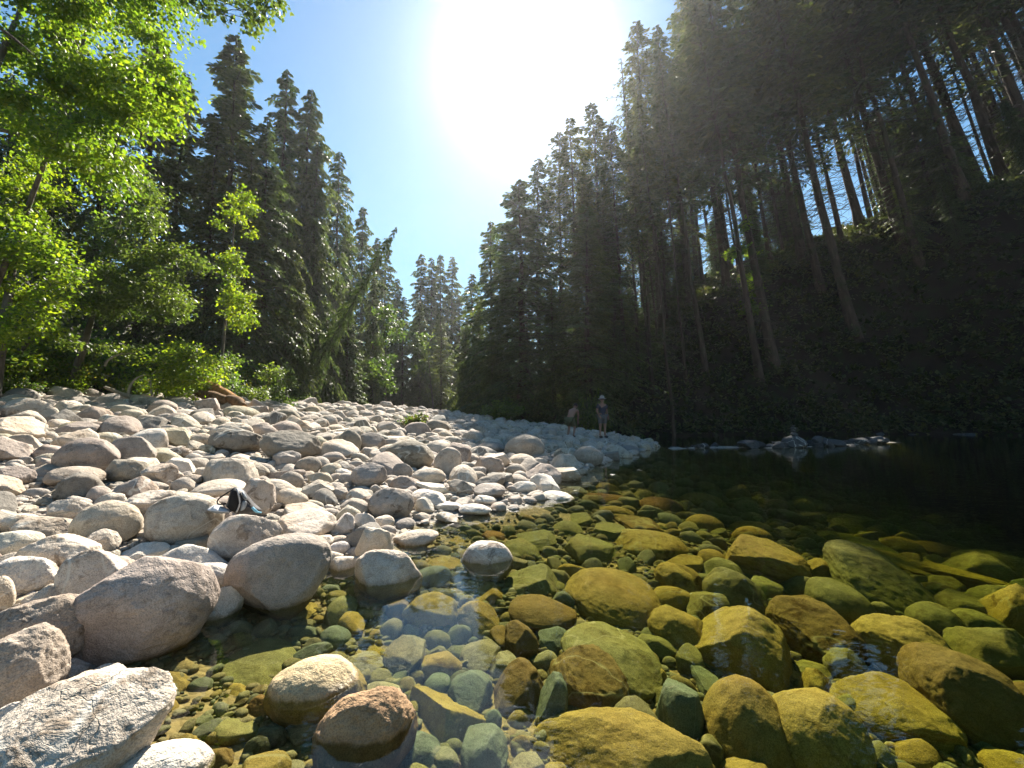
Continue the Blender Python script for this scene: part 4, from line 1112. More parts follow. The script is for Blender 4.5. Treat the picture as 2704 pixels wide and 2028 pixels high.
# ---- the wall of tall firs on the shaded side
n_row = 0
for kind, px, tip, y, lean, wd, lab in [
 ('spruce1', 1128, 395, 33, 0.0, 1.7, 'first tall drooping fir of the shaded side stepping up from the sky gap'),
 ('fir2', 1165, 340, 34, 0.0, 1.2, 'second tall fir up the skyline from the gap'),
 ('fir0', 1215, 285, 36, 0.0, 1.1, 'third tall fir up the skyline with feathery tip'),
 ('fir3', 1240, 255, 34, 0.02, 1.1, 'slender feathery tipped fir just under the sun'),
 ('fir1', 1292, 225, 38, 0.03, 1.2, 'tall fir with a rounded tip below the sun glare'),
 ('fir0', 1262, 400, 31, 0.03, 0.9, 'dark fir with a thick straight trunk behind the two people'),
 ('snag', 1358, 130, 36, 0.06, 1.3, 'half dead snag with bare tangled twigs against the bright sky'),
 ('fir2', 1398, 42, 40, 0.05, 1.1, 'highest pointed fir on the edge of the bright sky'),
 ('fir1', 1330, 260, 33, 0.04, 1.0, 'dark fir in front of the bare tangled snag'),
 ('fir3', 1440, 60, 41, 0.08, 1.2, 'tall fir beside the highest pointed one'),
 ('fir0', 1500, -60, 42, 0.10, 1.2, 'tall fir whose tip leaves the picture beside the pointed ones'),
 ('pole0', 1375, 200, 34, 0.05, 1.2, 'thin straight pole tree between the dark fir and the pointed fir'),
 ('pole1', 1460, 120, 36, 0.09, 1.1, 'thin leaning pole tree on the rising rim of the bank'),
 ('fir1', 1560, -120, 38, 0.12, 1.1, 'leaning fir over the first bend of the rim'),
 ('pole0', 1540, 0, 37, 0.12, 1.3, 'thin leaning pole tree in the sunlit gap'),
 ('fir2', 1620, -160, 43, 0.15, 1.2, 'broad leaning fir behind the sunlit yellow leaves'),
 ('fir3', 1680, -160, 39, 0.17, 1.1, 'leaning fir with high crown over the dark slope'),
 ('pole1', 1660, -60, 41, 0.16, 1.3, 'slim leaning tree next to the high crowned fir'),
 ('fir0', 1760, -260, 41, 0.21, 1.1, 'thick trunked fir leaning over the middle of the dark slope'),
 ('fir1', 1730, -200, 46, 0.18, 1.2, 'leaning fir further back behind the thick trunked one'),
 ('pole0', 1800, -160, 40, 0.22, 1.4, 'slim leaning tree beside the thick trunked fir'),
 ('fir3', 1850, -300, 40, 0.25, 1.2, 'long leaning fir with sunlit drooping fronds'),
 ('fir2', 1900, -360, 44, 0.26, 1.2, 'massive dark leaning fir whose trunk crosses the upper slope'),
 ('pole1', 1930, -300, 41, 0.28, 1.5, 'slim steeply leaning tree before the massive dark fir'),
 ('fir1', 1990, -420, 42, 0.30, 1.2, 'dark leaning fir with sky showing through its branches'),
 ('pole0', 2030, -380, 43, 0.32, 1.6, 'first of two slim parallel leaning trunks in the upper corner'),
 ('pole1', 2070, -400, 44, 0.33, 1.5, 'second of two slim parallel leaning trunks in the upper corner'),
 ('fir0', 2120, -480, 43, 0.34, 1.3, 'thick leaning fir in the upper corner of the picture'),
 ('fir3', 2200, -560, 44, 0.36, 1.3, 'outermost leaning fir cut by the picture edge'),
 ('fir2', 2290, -560, 42, 0.38, 1.3, 'steeply leaning fir beyond the outermost thick trunk'),
 ('fir1', 1480, 160, 50, 0.07, 1.3, 'shaded fir standing well back behind the pointed ones'),
 ('fir0', 1590, 60, 52, 0.12, 1.3, 'shaded fir well back behind the sunlit yellow leaves'),
 ('fir3', 1810, -80, 54, 0.2, 1.4, 'shaded fir well back behind the long leaning fir'),
 ('fir2', 1390, 300, 46, 0.04, 1.3, 'shaded fir well back behind the bare snag'),
 ('spruce1', 1275, 440, 29.5, 0.0, 1.5, 'broad dark hemlock directly behind the standing person'),
 ('fir3', 1290, 420, 44, 0.02, 1.2, 'shaded fir well back behind the feathery tipped firs'),
 ('spruce2', 1195, 620, 32, 0.0, 1.5, 'low dark hemlock behind the bending person'),
 ('spruce0', 1340, 700, 32.5, 0.0, 1.3, 'young hemlock with pale tips behind the standing person'),
 ('spruce3', 1400, 640, 35, 0.0, 1.4, 'young hemlock at the foot of the dark rock slope'),
]:
    tree_px(kind, px, tip, y, lab, leanx=lean, group=RG, wide=wd, name='leaning_fir' if lean > 0.05 else 'fir')

# ---- young trees on the rim of the slope, so that no bare ground shows under the tall firs
urng = np.random.default_rng(77)
RIML = ['above the dark water spit', 'below the sunlit yellow leaves', 'under the thick trunked fir', 'under the long leaning fir', 'under the massive dark fir', 'under the two slim parallel trunks', 'in the upper corner', 'at the foot of the feathery firs', 'behind the two people']
ucnt = {}
for i in range(46):
    x = urng.uniform(4, 52)
    d0 = urng.uniform(3, 16) + np.interp(x, [4, 16, 50], [0, 4, 7])
    yb = np.interp(x, [3, 8, 14, 24, 34, 42, 48, 56], [31, 29, 32, 34, 33.5, 26, 12, -6])
    y = yb + d0 * (1.0 if x < 34 else .75); xx = x + (0 if x < 34 else d0 * .5)
    if abs(xx) > 1.35 * y: continue
    kind = ['spruce0', 'spruce1', 'spruce2', 'spruce3', 'cedar0', 'cedar1'][int(urng.integers(6))]
    sc = urng.uniform(.3, .65)
    px = project((xx, y, 5))[0] / 1.2224
    j = int(np.argmin([abs(px - v) for v in (1500, 1600, 1740, 1850, 1900, 2040, 2160, 1240, 1300)]))
    hs = 'tall' if sc > .53 else 'middling' if sc > .42 else 'low'
    kk = (hs, j, kind[:3]); ucnt[kk] = ucnt.get(kk, 0) + 1
    lab = f"{ORD[min(ucnt[kk] - 1, 11)]}{hs} dark young {'hemlock' if kind[0] == 's' else 'cedar'} {RIML[j]}"
    make_tree(kind, xx, y, sc, lab, 'young_conifer', 'tree', 'young conifers on the rim of the shaded slope', (-.004 * max(px - 1400, 0) * .1, 0), urng.uniform(0, 6.28), None, urng.uniform(1.3, 1.9), .3)

# ---- many slim trunks between the thick ones
PW = ['over the sunlit yellow leaves', 'beside the thick trunked fir', 'beside the long leaning fir', 'near the massive dark fir', 'near the two slim parallel trunks', 'in the upper corner', 'between the feathery firs', 'below the half dead snag']
pc = {}
for i in range(58):
    px = 1240 + (i + urng.random()) * 16.3
    y = urng.uniform(43, 56) if px > 1450 else urng.uniform(30, 42)
    kind = ['pole0', 'pole1', 'snag'][int(urng.choice(3, p=[.45, .4, .15]))]
    ln = float(np.interp(px, [1240, 1500, 2200], [0.0, .09, .36])) + urng.normal(0, .02)
    j = int(np.argmin([abs(px - v) for v in (1600, 1740, 1850, 1930, 2050, 2160, 1260, 1370)]))
    what = 'bare grey pole tree' if kind == 'snag' else 'slim straight conifer' if kind == 'pole0' else 'slim bending conifer'
    kk = (what, j); pc[kk] = pc.get(kk, 0) + 1
    lab = f'{ORD[pc[kk] - 1]}{what} {PW[j]}'
    tip = float(np.interp(px, [1240, 1380, 1500, 2200], [380, 180, -20, -420])) + urng.uniform(0, 160)
    tree_px(kind, px, tip, y, lab[0].upper().lower() + lab[1:], leanx=ln, group='slim trunks among the tall firs', wide=urng.uniform(.7, 1.05), name='slim_conifer')

# ---- broadleaf trees
def leafy(name, label, foot, clumps, leaf, per, mat, seed, group=None, trunk_r=0.12, flat=0.6, droop=0.35, cat='tree', bark=None, bend=0.0, up=None):
    """clumps: list of (x, y, z, radius); limbs run from the trunk to every clump"""
    r = np.random.default_rng(seed)
    foot = np.asarray(foot, float); Cn = np.array([c[:3] for c in clumps], float); Rr = np.array([c[3] for c in clumps])
    e = link(name, None, None, tuple(foot))
    thing_props(e, label, cat, group)
    T = Geo()
    top = Cn[np.argmax(Cn[:, 2])] if up is None else np.asarray(up, float)
    cen = Cn.mean(0)
    s = np.linspace(0, 1, 9)[:, None]
    path = foot * (1 - s) ** 2 + 2 * s * (1 - s) * np.array([foot[0] * .6 + cen[0] * .4 + bend, foot[1] * .6 + cen[1] * .4, (foot[2] + top[2]) / 2]) + s ** 2 * top
    T.tube(path - foot, trunk_r * (1 - .85 * s[:, 0]), 8)
    link('trunk', T.mesh('trunk', bark or M_abark, True), e)
    Bg = Geo(); Lf = Geo()
    order = np.argsort([np.linalg.norm(path - c, axis=1).min() for c in Cn])
    nodes = [(q, 0) for q in path[3:]]
    for ci in order:
        c, rad = Cn[ci], Rr[ci]
        dd = [np.linalg.norm(q - c) * (1 + .06 * g) + .8 * max(q[2] - c[2] - .4, 0) + (0 if g else .2) for q, g in nodes]
        k = int(np.argmin(dd)); p0, gen = nodes[k]; nodes.append((c, gen + 1))
        s2 = np.linspace(0, 1, 6)[:, None]
        mid = (p0 + c) / 2 + np.array([0, 0, 0.15 * np.linalg.norm(c - p0)]) + r.normal(0, .06, 3)
        bpth = p0 * (1 - s2) ** 2 + 2 * s2 * (1 - s2) * mid + s2 ** 2 * c
        rr = max(0.009, trunk_r * 0.30 * .62 ** gen)
        Bg.tube(bpth - foot, rr * (1 - .75 * s2[:, 0]), 5)
        nt = max(5, int(10 * rad))
        tw = c + unit(r.normal(0, 1, (nt, 3))) * rad * np.array([1, 1, flat]) * r.uniform(.6, 1.05, (nt, 1))
        st = bpth[r.integers(3, 6, nt)]
        Bg.sticks(st - foot, tw - foot, 0.006 + rr * .15)
        n = int(per * rad * rad)
        kk = r.integers(0, nt, n)
        ss = r.random((n, 1)) ** .6
        pos = st[kk] + (tw[kk] - st[kk]) * ss + r.normal(0, .22, (n, 3)) * rad * np.array([1, 1, .7])
        pos[:, 2] -= droop * rad * r.random(n) * .4
        d = unit(unit(tw[kk] - st[kk]) * .7 + r.normal(0, .6, (n, 3)) + np.array([0, 0, -droop]))
        ln = leaf * r.uniform(.6, 1.25, n)
        sd = unit(np.cross(d, np.array([0, 0, 1.0]) + r.normal(0, .45, (n, 3))))
        Lf.kites(pos - foot, pos - foot + d * ln[:, None], ln * r.uniform(.32, .45, n), sd, .18)
    thing_props(link('branches', Bg.mesh('branches', bark or M_abark), e), kind='stuff')
    cm = Lf.mesh('crown', mat)
    thing_props(link('crown', cm, e), kind='stuff')
    return e

prng = np.random.default_rng(31)
def clumps_px(boxes, y0, y1, n, r0, r1):
    """n clumps inside picture boxes (2212 view: x0,x1,y0,y1) between depths y0..y1"""
    out = []
    area = np.array([(b[1] - b[0]) * (b[3] - b[2]) for b in boxes], float)
    for i in prng.choice(len(boxes), n, p=area / area.sum()):
        b = boxes[i]; y = prng.uniform(y0, y1)
        p = at(prng.uniform(b[0], b[1]) * 1.2224, prng.uniform(b[2], b[3]) * 1.2224, y)
        out.append((p.x, p.y, p.z, prng.uniform(r0, r1)))
    return out
def gz(x, y): return float(ground(np.array([x]), np.array([y]))[0])

cl = clumps_px([(-60, 200, -60, 300), (200, 385, -60, 230), (240, 390, 180, 300), (-60, 130, 250, 330), (140, 250, 280, 370)], 6.6, 9.5, 60, .35, .75)
leafy('maple_tree', 'big bright maple whose sunlit yellow green boughs hang into the upper corner', (-11.5, 7.2, gz(-11.5, 7.2)), cl, .085, 1800, M_maple, 1, trunk_r=.2, droop=.8, up=at(60, 10, 8.5))
cl = clumps_px([(450, 560, -60, 60), (540, 660, -60, 40), (380, 450, -40, 60)], 6.5, 8.5, 16, .22, .42)
leafy('overhanging_maple', 'thin maple bough reaching over the blue sky at the top edge', (-12.5, 9.5, gz(-12.5, 9.5)), cl, .085, 1100, M_alder, 2, trunk_r=.07, droop=.5, up=at(300, -200, 8))
cl = clumps_px([(-60, 110, 400, 560), (-60, 150, 540, 720), (-60, 120, 330, 430)], 8.2, 10.6, 36, .4, .75)
leafy('alder_tree', 'bright leafy alder at the picture edge below the maple boughs', (-11.6, 9.6, gz(-11.6, 9.6)), cl, .085, 1300, M_maple, 3, trunk_r=.12)
cl = clumps_px([(275, 370, 385, 480), (235, 400, 470, 600), (220, 390, 580, 680), (300, 420, 540, 640)], 11, 13, 36, .4, .75)
leafy('alder_tree', 'round topped alder sapling standing in front of the dark spruces', (-12.9, 12.5, gz(-12.9, 12.5)), cl, .09, 1200, M_alder, 4, trunk_r=.11)
cl = clumps_px([(470, 545, 420, 520), (490, 550, 500, 660), (480, 530, 620, 700)], 15, 17, 24, .35, .6)
leafy('alder_tree', 'slim yellow green alder hanging in front of the full green spruce', (-12.0, 17.5, gz(-12.0, 17.5)), cl, .105, 800, M_maple, 5, trunk_r=.08)
cl = clumps_px([(130, 300, 700, 760), (60, 260, 640, 760), (150, 230, 560, 660)], 11.5, 13, 15, .35, .65)
leafy('alder_tree', 'low spreading alder over the shadows between the sapling and the picture edge', (-13.5, 11.2, gz(-13.5, 11.2)), cl, .10, 800, M_alder, 6, trunk_r=.08)
cl = clumps_px([(380, 440, 700, 780), (350, 470, 760, 850), (330, 400, 780, 840)], 12.5, 14.5, 26, .35, .6)
leafy('willow_bush', 'tall bright bush on the bar edge beside the rotten logs', (-11.2, 13.4, gz(-11.2, 13.4)), cl, .09, 900, M_maple, 7, trunk_r=.05, cat='bush')
cl = clumps_px([(455, 520, 760, 850), (440, 500, 780, 860)], 15, 17, 12, .35, .6)
leafy('willow_bush', 'dark green bush behind the rotten logs', (-10.6, 16.6, gz(-10.6, 16.6)), cl, .09, 850, M_alder, 8, trunk_r=.05, cat='bush')
cl = clumps_px([(520, 640, 820, 880), (560, 620, 790, 850)], 15.5, 18, 18, .3, .5)
leafy('willow_bush', 'pale green bush between the rotten logs and the dark forest edge boulder', (-8.9, 17.4, gz(-8.9, 17.4)), cl, .10, 560, M_alder, 9, trunk_r=.04, cat='bush')
cl = clumps_px([(1255, 1275, 735, 760), (1590, 1640, 600, 680), (1560, 1620, 480, 560)], 37, 40, 14, .7, 1.1)
leafy('vine_maple', 'small sunlit yellow green maple glowing between the dark trunks', (7.5, 40, gz(7.5, 40)), cl[:14], .3, 150, M_maple, 10, trunk_r=.08)
cl = clumps_px([(825, 870, 660, 740), (800, 850, 740, 840)], 30, 34, 16, .6, 1.0)
leafy('alder_tree', 'pale leafy alder below the leaning conifer', (-9.5, 32.5, gz(-9.5, 32.5)), cl, .22, 200, M_alder, 11, trunk_r=.1)
cl = clumps_px([(975, 1000, 690, 710), (880, 930, 720, 830)], 44, 48, 12, .8, 1.2)
leafy('alder_tree', 'dim greyish alder in the dark river bend', (-8.0, 47, gz(-8, 47)), cl, .3, 130, M_alder, 12, trunk_r=.1)

# ---- shrubs: a few kinds, copied one by one
def shrub_meshes(seed, mat, leaf=.10, stems=26, hgt=1.0, fern=False):
    r = np.random.default_rng(seed)
    St, Lf = Geo(), Geo()
    a = r.uniform(0, 6.28, stems); out = r.uniform(.15, .95, stems); h = hgt * r.uniform(.55, 1.1, stems)
    P0 = np.stack([np.cos(a) * .12, np.sin(a) * .12, a * 0 - .1], 1)
    P1 = np.stack([np.cos(a) * out * .55, np.sin(a) * out * .55, h * .75], 1)
    P2 = np.stack([np.cos(a) * out, np.sin(a) * out, h * (1 - out * .55)], 1)
    St.sticks(P0, P1, .012); St.sticks(P1, P2, .008)
    n = 62
    u = r.uniform(.25, 1.03, (stems, n, 1))
    Q = P0[:, None] * (1 - u) ** 2 + 2 * u * (1 - u) * P1[:, None] + u ** 2 * P2[:, None] + r.normal(0, .085, (stems, n, 3))
    d = unit(r.normal(0, .7, Q.shape) + np.array([0, 0, .1]) + np.stack([np.cos(a), np.sin(a), 0 * a], 1)[:, None] * .5)
    Q, d = Q.reshape(-1, 3), d.reshape(-1, 3)
    ln = leaf * r.uniform(.6, 1.3, len(Q))
    sd = unit(np.cross(d, np.array([0, 0, 1.0]) + r.normal(0, .4, Q.shape)))
    Lf.kites(Q, Q + d * ln[:, None], ln * .38, sd, .2)
    return St.mesh('stems', M_abark), Lf.mesh('leaves', mat)
SHR = [shrub_meshes(1, M_shrub), shrub_meshes(2, M_alder, .09, 30), shrub_meshes(3, M_maple, .08, 28), shrub_meshes(4, M_shrub, .07, 34, .8), shrub_meshes(5, M_alder, .13, 22, 1.1)]
def shrub(k, x, y, s, label, group, z=None, sz=1.0, name='shrub'):
    e = link(name, None, None, (x, y, gz(x, y) - .05 if z is None else z), (0, 0, (x * 13 + y * 7) % 6.28), (s, s, s * sz))
    thing_props(link('stems', SHR[k][0], e), kind='stuff'); thing_props(link('leaves', SHR[k][1], e), kind='stuff')
    thing_props(e, label, 'shrub', group)
    return e
SG = 'bright green shrubs along the edge of the stone bar'
srng = np.random.default_rng(9)
fo = [p for p in np.linspace(0, 1, 46)]
LB = np.array(LEFTBANK[2:9])
seg = np.concatenate([[0], np.cumsum(np.hypot(*np.diff(LB, axis=0).T))])
KD = ['broad leaved', 'small leaved', 'yellow green', 'low reddish green', 'large leaved']
PL = ['at the picture edge', 'above the yellow tinted stones', 'below the low spreading alder', 'beside the bleached driftwood', 'under the tall bright bush', 'around the rotten logs', 'beyond the rotten logs', 'at the foot of the grey green cedar', 'near the dark forest edge boulder', 'in the shade of the low bushy spruce']
for i in range(52):
    u = (i + srng.random() * .8) / 52
    s = u * seg[-1]
    x = np.interp(s, seg, LB[:, 0]); y = np.interp(s, seg, LB[:, 1])
    off = [-0.1, 0.9, 2.1][i % 3] + srng.uniform(-.3, .3)
    x -= off
    k = [2, 0, 1, 3, 4][int(srng.integers(5))] if u > .35 else [2, 3, 2, 0][i % 4]
    row = ['front row', 'middle row', 'back row'][i % 3]
    lab = f'{ORD[(i // 3) % 6]}{KD[k]} shrub in the {row} {PL[min(int(u * 10), 9)]}'
    shrub(k, x, y, srng.uniform(.8, 1.25) * [0.9, 1.25, 1.7][i % 3], lab[0] + lab[1:], SG)

# undergrowth that clothes both banks: uncountable
def undergrowth(name, label, pts, mat, leaf, per):
    r = np.random.default_rng(len(name))
    G = Geo(); n = len(pts)
    c = np.repeat(pts, per, 0)
    rad = np.repeat(r.uniform(.4, 1.1, n), per)
    d = unit(r.normal(0, 1, c.shape)); d[:, 2] = np.abs(d[:, 2])
    pos = c + d * (rad * r.uniform(.5, 1.1, len(c)))[:, None]
    dd = unit(d * .8 + r.normal(0, .6, c.shape) + np.array([0, 0, -.3]))
    ln = leaf * r.uniform(.5, 1.4, len(c))
    sd = unit(np.cross(dd, np.array([0, 0, 1.0]) + r.normal(0, .5, c.shape)))
    G.kites(pos, pos + dd * ln[:, None], ln * .36, sd, .2)
    thing_props(link(name, G.mesh(name, mat)), label, kind='stuff')
def bank_pts(n, box, poly, dist, line, frustum=True):
    X = srng.uniform(box[0], box[1], n); Y = srng.uniform(box[2], box[3], n)
    d = seg_dist(X, Y, line)
    ok = inside(X, Y, poly) & (d > dist[0]) & (d < dist[1]) & (np.abs(X) < 1.3 * Y + 3)
    X, Y = X[ok], Y[ok]
    return np.stack([X, Y, ground(X, Y)], 1)
undergrowth('bank_undergrowth', 'low dark leafy undergrowth covering the sunny bank below the conifers', bank_pts(1500, (-34, -8, 4, 70), LB_POLY, (.5, 14), LEFTBANK), M_alder, .17, 30)
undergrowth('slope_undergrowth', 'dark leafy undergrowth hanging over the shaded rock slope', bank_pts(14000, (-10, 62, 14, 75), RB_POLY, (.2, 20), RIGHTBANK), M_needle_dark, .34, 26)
undergrowth('far_undergrowth', 'dark leafy undergrowth in the river bend', bank_pts(2600, (-50, 8, 36, 110), RB_POLY, (.2, 22), RIGHTBANK), M_alder, .4, 16)
# ------------------------------------------------------------------ low rock spit in the shade, with a cairn
SPIT_G = 'dark angular stones of the low spit in the shaded water'
spit = []
for (x0, x1, y0, y1, k, c, lab) in [
 (462, 520, 238, 272, 'a', 'c', 'small pale stone catching light near the middle of the dark spit'),
 (526, 608, 236, 296, 'b', 'g', 'squarish grey block at the near end of the dark spit'),
 (620, 740, 205, 275, 'a', 'd', 'dark angular rock under the cairn'),
 (735, 830, 195, 255, 'a', 'g', 'grey angular rock beside the cairn on the spit'),
 (820, 900, 195, 275, 'a', 'd', 'dark faceted rock in the thick part of the spit'),
 (885, 1045, 215, 268, 'b', 'g', 'widest grey rock of the dark spit'),
 (1035, 1100, 190, 240, 'a', 'g', 'small pointed rock beside the widest grey one'),
 (1100, 1220, 215, 250, 's', 'g', 'flat grey rock after the widest one on the spit'),
 (1210, 1360, 200, 250, 'b', 'g', 'long grey rock of the outer spit'),
 (1280, 1350, 168, 215, 'a', 'd', 'dark peaked rock standing behind the long grey one'),
 (1455, 1590, 180, 245, 'a', 'g', 'triangular grey rock at the far end of the spit'),
 (1590, 1680, 210, 240, 's', 'd', 'low dark rock ending the spit'),
 (1606, 1680, 252, 285, 'r', 'd', 'small dark stone alone in the water off the end of the spit'),
 (1835, 2000, 170, 215, 's', 'g', 'flat rock alone in the dark water beyond the spit'),
 (295, 400, 235, 275, 'a', 'd', 'dark low rock at the shallow start of the spit'),
 (400, 480, 208, 262, 'a', 'd', 'dark rock before the small pale stone of the spit')]:
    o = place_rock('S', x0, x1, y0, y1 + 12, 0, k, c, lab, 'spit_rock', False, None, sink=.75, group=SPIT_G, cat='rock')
    o.color = (.085, .088, .09, .3) if c != 'c' else (.4, .39, .36, .2)  # shade over the spit is put into the stones' colour, except the pale one
    spit.append(o)
r4 = np.random.default_rng(44)
NEAR = ['the cairn', 'the squarish grey block', 'the widest grey rock', 'the triangular grey rock', 'the shallow start of the spit', 'the long grey rock']
NX = [10.9, 10.4, 14.3, 19.5, 8.0, 16.5]
cnt = {}
for i in range(64):
    u = r4.random()
    x = np.interp(u, [0, .2, .4, .7, 1], [6.5, 8.8, 11, 15, 20]) + r4.normal(0, .2)
    y = np.interp(u, [0, .2, .4, .7, 1], [17.6, 18.3, 18, 19.8, 22.5]) + r4.normal(.35, .45)
    s = r4.uniform(.10, .30) * (0.6 if u < .25 else 1)
    kind = 'aabs'[r4.integers(4)]
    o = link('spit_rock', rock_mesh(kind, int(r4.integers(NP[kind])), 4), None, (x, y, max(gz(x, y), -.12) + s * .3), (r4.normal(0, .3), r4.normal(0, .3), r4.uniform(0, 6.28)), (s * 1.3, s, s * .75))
    g = r4.uniform(.05, .11); o.color = (g, g * 1.01, g * 1.03, .3)  # near-black greys stand in for the shade on these stones
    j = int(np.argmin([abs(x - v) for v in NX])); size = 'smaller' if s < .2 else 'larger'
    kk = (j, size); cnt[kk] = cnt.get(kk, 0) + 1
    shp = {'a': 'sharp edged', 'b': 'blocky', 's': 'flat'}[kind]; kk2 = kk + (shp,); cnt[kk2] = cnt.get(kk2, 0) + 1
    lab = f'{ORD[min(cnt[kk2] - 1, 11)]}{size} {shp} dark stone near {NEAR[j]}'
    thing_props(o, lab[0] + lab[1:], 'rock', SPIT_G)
b = spit[2]
base = Vector((b.location.x + .02, b.location.y, b.location.z + b.scale.z * .9))
cairn = link('stone_cairn', None, None, base)
thing_props(cairn, 'slim cairn of four balanced stones on the dark spit', 'cairn')
zz = -.02
for i, (w, h, k) in enumerate([(.15, .075, 'b'), (.115, .06, 'b'), (.13, .055, 's'), (.085, .045, 'a')]):
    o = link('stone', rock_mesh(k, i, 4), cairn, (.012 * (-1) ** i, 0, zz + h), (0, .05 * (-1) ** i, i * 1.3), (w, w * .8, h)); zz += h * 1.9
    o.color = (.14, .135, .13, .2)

# ------------------------------------------------------------------ simple materials
def plain(name, col, rough=0.7, spec=0.3, nscale=30, namp=0.25, bump=0.2):
    m, ns, ls = new_mat(name)
    tc = N(ns, 'ShaderNodeTexCoord')
    n1 = noise_tex(ns, ls, tc.outputs['Object'], nscale, 4, 0.6)
    c = mixc(ns, ls, 1.0, col, ramp(ns, ls, n1, [(0.3, 1 - namp), (0.7, 1 + namp)]), 'MULTIPLY')
    bs = N(ns, 'ShaderNodeBsdfPrincipled'); ls.new(c, bs.inputs['Base Color']); bs.inputs['Roughness'].default_value = rough
    bs.inputs['Specular IOR Level'].default_value = spec
    bp = N(ns, 'ShaderNodeBump'); bp.inputs['Strength'].default_value = bump; bp.inputs['Distance'].default_value = 0.01
    ls.new(n1, bp.inputs['Height']); ls.new(bp.outputs[0], bs.inputs['Normal'])
    out = N(ns, 'ShaderNodeOutputMaterial'); ls.new(bs.outputs[0], out.inputs[0])
    return m
M_cloth_dark = plain('charcoal_nylon', (.03, .03, .034), .6, .4, 60, .3)
M_cloth_black = plain('black_padding', (.012, .012, .013), .8, .2, 90, .3)
M_cloth_grey = plain('grey_nylon', (.22, .25, .28), .5, .5, 40, .15)
M_pipe = plain('light_grey_piping', (.35, .36, .37), .6, .3, 40, .1)
M_blue = plain('pale_blue_webbing', (.16, .42, .58), .6, .3, 80, .15)
M_white = plain('white_cloth', (.55, .55, .55), .8, .2, 40, .06)
M_skin = plain('skin', (.24, .14, .10), .55, .3, 20, .06)
M_hair = plain('dark_hair', (.02, .015, .012), .6, .4, 120, .4)
M_shirt = plain('dark_blue_shirt', (.035, .04, .06), .85, .2, 30, .15)
M_shorts = plain('grey_shorts', (.10, .10, .10), .85, .2, 30, .1)
M_olive = plain('olive_shorts', (.085, .09, .05), .85, .2, 30, .1)
M_hat = plain('pale_sun_hat', (.34, .33, .30), .85, .2, 50, .06)
M_shoe = plain('dark_shoes', (.03, .03, .03), .7, .3, 30, .2)
M_eye = plain('eye', (.03, .02, .02), .2, .5, 10, .1)
M_drift = plain('bleached_driftwood', (.30, .26, .20), .85, .2, 22, .25, .6)
M_rot = plain('rotten_orange_wood', (.30, .155, .055), .9, .15, 9, .55, .9)
M_rotdark = plain('rotten_brown_wood', (.14, .085, .045), .9, .15, 9, .5, .9)
M_fern = leaf_material('plant_leaves', [(0, (.07, .11, .03)), (.6, (.11, .15, .035)), (.85, (.17, .14, .04)), (1, (.20, .10, .05))], (1.6, 1.6, .8), .35, .45)

# ------------------------------------------------------------------ backpack on the stones
bp0 = hit(540 + 1200 / 12.29, 1260 + 1262 / 12.29, .26)
kpx = bp0.y / F_SRC / 12.29
bag = link('backpack', None, None, bp0, (0, 0, math.atan2(-bp0.x, bp0.y)))
thing_props(bag, 'black and grey backpack standing open among the pale boulders with a light blue strap', 'backpack')
def L2(u, v, y=0.0): return ((u - 1200) * kpx * 1.0, y, (1262 - v) * kpx)
def puff(name, outline, depth, y0, mat, parent, layers=7, power=.5):
    o = np.array([L2(u, v)[::2] for u, v in outline]); 
    # resample closed outline smoothly
    m = len(o); tt = np.linspace(0, m, 48, endpoint=False)
    i = tt.astype(int); f = (tt - i)[:, None]
    P = [o[(i + k) % m] for k in (-1, 0, 1, 2)]
    q = .5 * ((2 * P[1]) + (-P[0] + P[2]) * f + (2 * P[0] - 5 * P[1] + 4 * P[2] - P[3]) * f ** 2 + (-P[0] + 3 * P[1] - 3 * P[2] + P[3]) * f ** 3)
    c = q.mean(0); V = []
    for s in np.linspace(-.97, .97, layers):
        k = (1 - abs(s) ** 2.4) ** power
        V.append(np.stack([c[0] + (q[:, 0] - c[0]) * k, np.full(48, y0 + s * depth / 2), c[1] + (q[:, 1] - c[1]) * k], 1))
    V.append(np.array([[c[0], y0 - depth / 2, c[1]], [c[0], y0 + depth / 2, c[1]]]))
    V = np.concatenate(V); idx = np.arange(layers * 48).reshape(layers, 48)
    q4 = np.stack([idx[:-1], idx[1:], np.roll(idx[1:], -1, 1), np.roll(idx[:-1], -1, 1)], -1).reshape(-1, 4)
    n = layers * 48
    t3 = [[n, idx[0, k], idx[0, (k + 1) % 48]] for k in range(48)] + [[n + 1, idx[-1, (k + 1) % 48], idx[-1, k]] for k in range(48)]
    V = V + 0.006 * noise3(V * 30, 5)[:, None] * np.array([0, 1, 0])
    return link(name, mesh_np(name, V, [q4, np.array(t3)], [mat], smooth=True), parent)
def tube_obj(name, pts, rad, mat, parent=None, seg=8):
    G = Geo(); pts = np.array(pts, float)
    t = np.linspace(0, len(pts) - 1, len(pts) * 4 - 3)
    i = np.minimum(t.astype(int), len(pts) - 2); f = (t - i)[:, None]
    P = [pts[np.clip(i + k, 0, len(pts) - 1)] for k in (-1, 0, 1, 2)]
    q = .5 * ((2 * P[1]) + (-P[0] + P[2]) * f + (2 * P[0] - 5 * P[1] + 4 * P[2] - P[3]) * f ** 2 + (-P[0] + 3 * P[1] - 3 * P[2] + P[3]) * f ** 3)
    rr = np.interp(t, np.arange(len(pts)), np.broadcast_to(rad, len(pts)))
    G.tube(q, rr, seg)
    return link(name, G.mesh(name, mat, True), parent)
puff('body', [(950, 380), (860, 500), (800, 820), (760, 930), (900, 1080), (1060, 1210), (1200, 1260), (1450, 1230), (1760, 1200), (1560, 950), (1370, 690), (1250, 510), (1080, 390)], .24, .06, M_cloth_dark, bag)
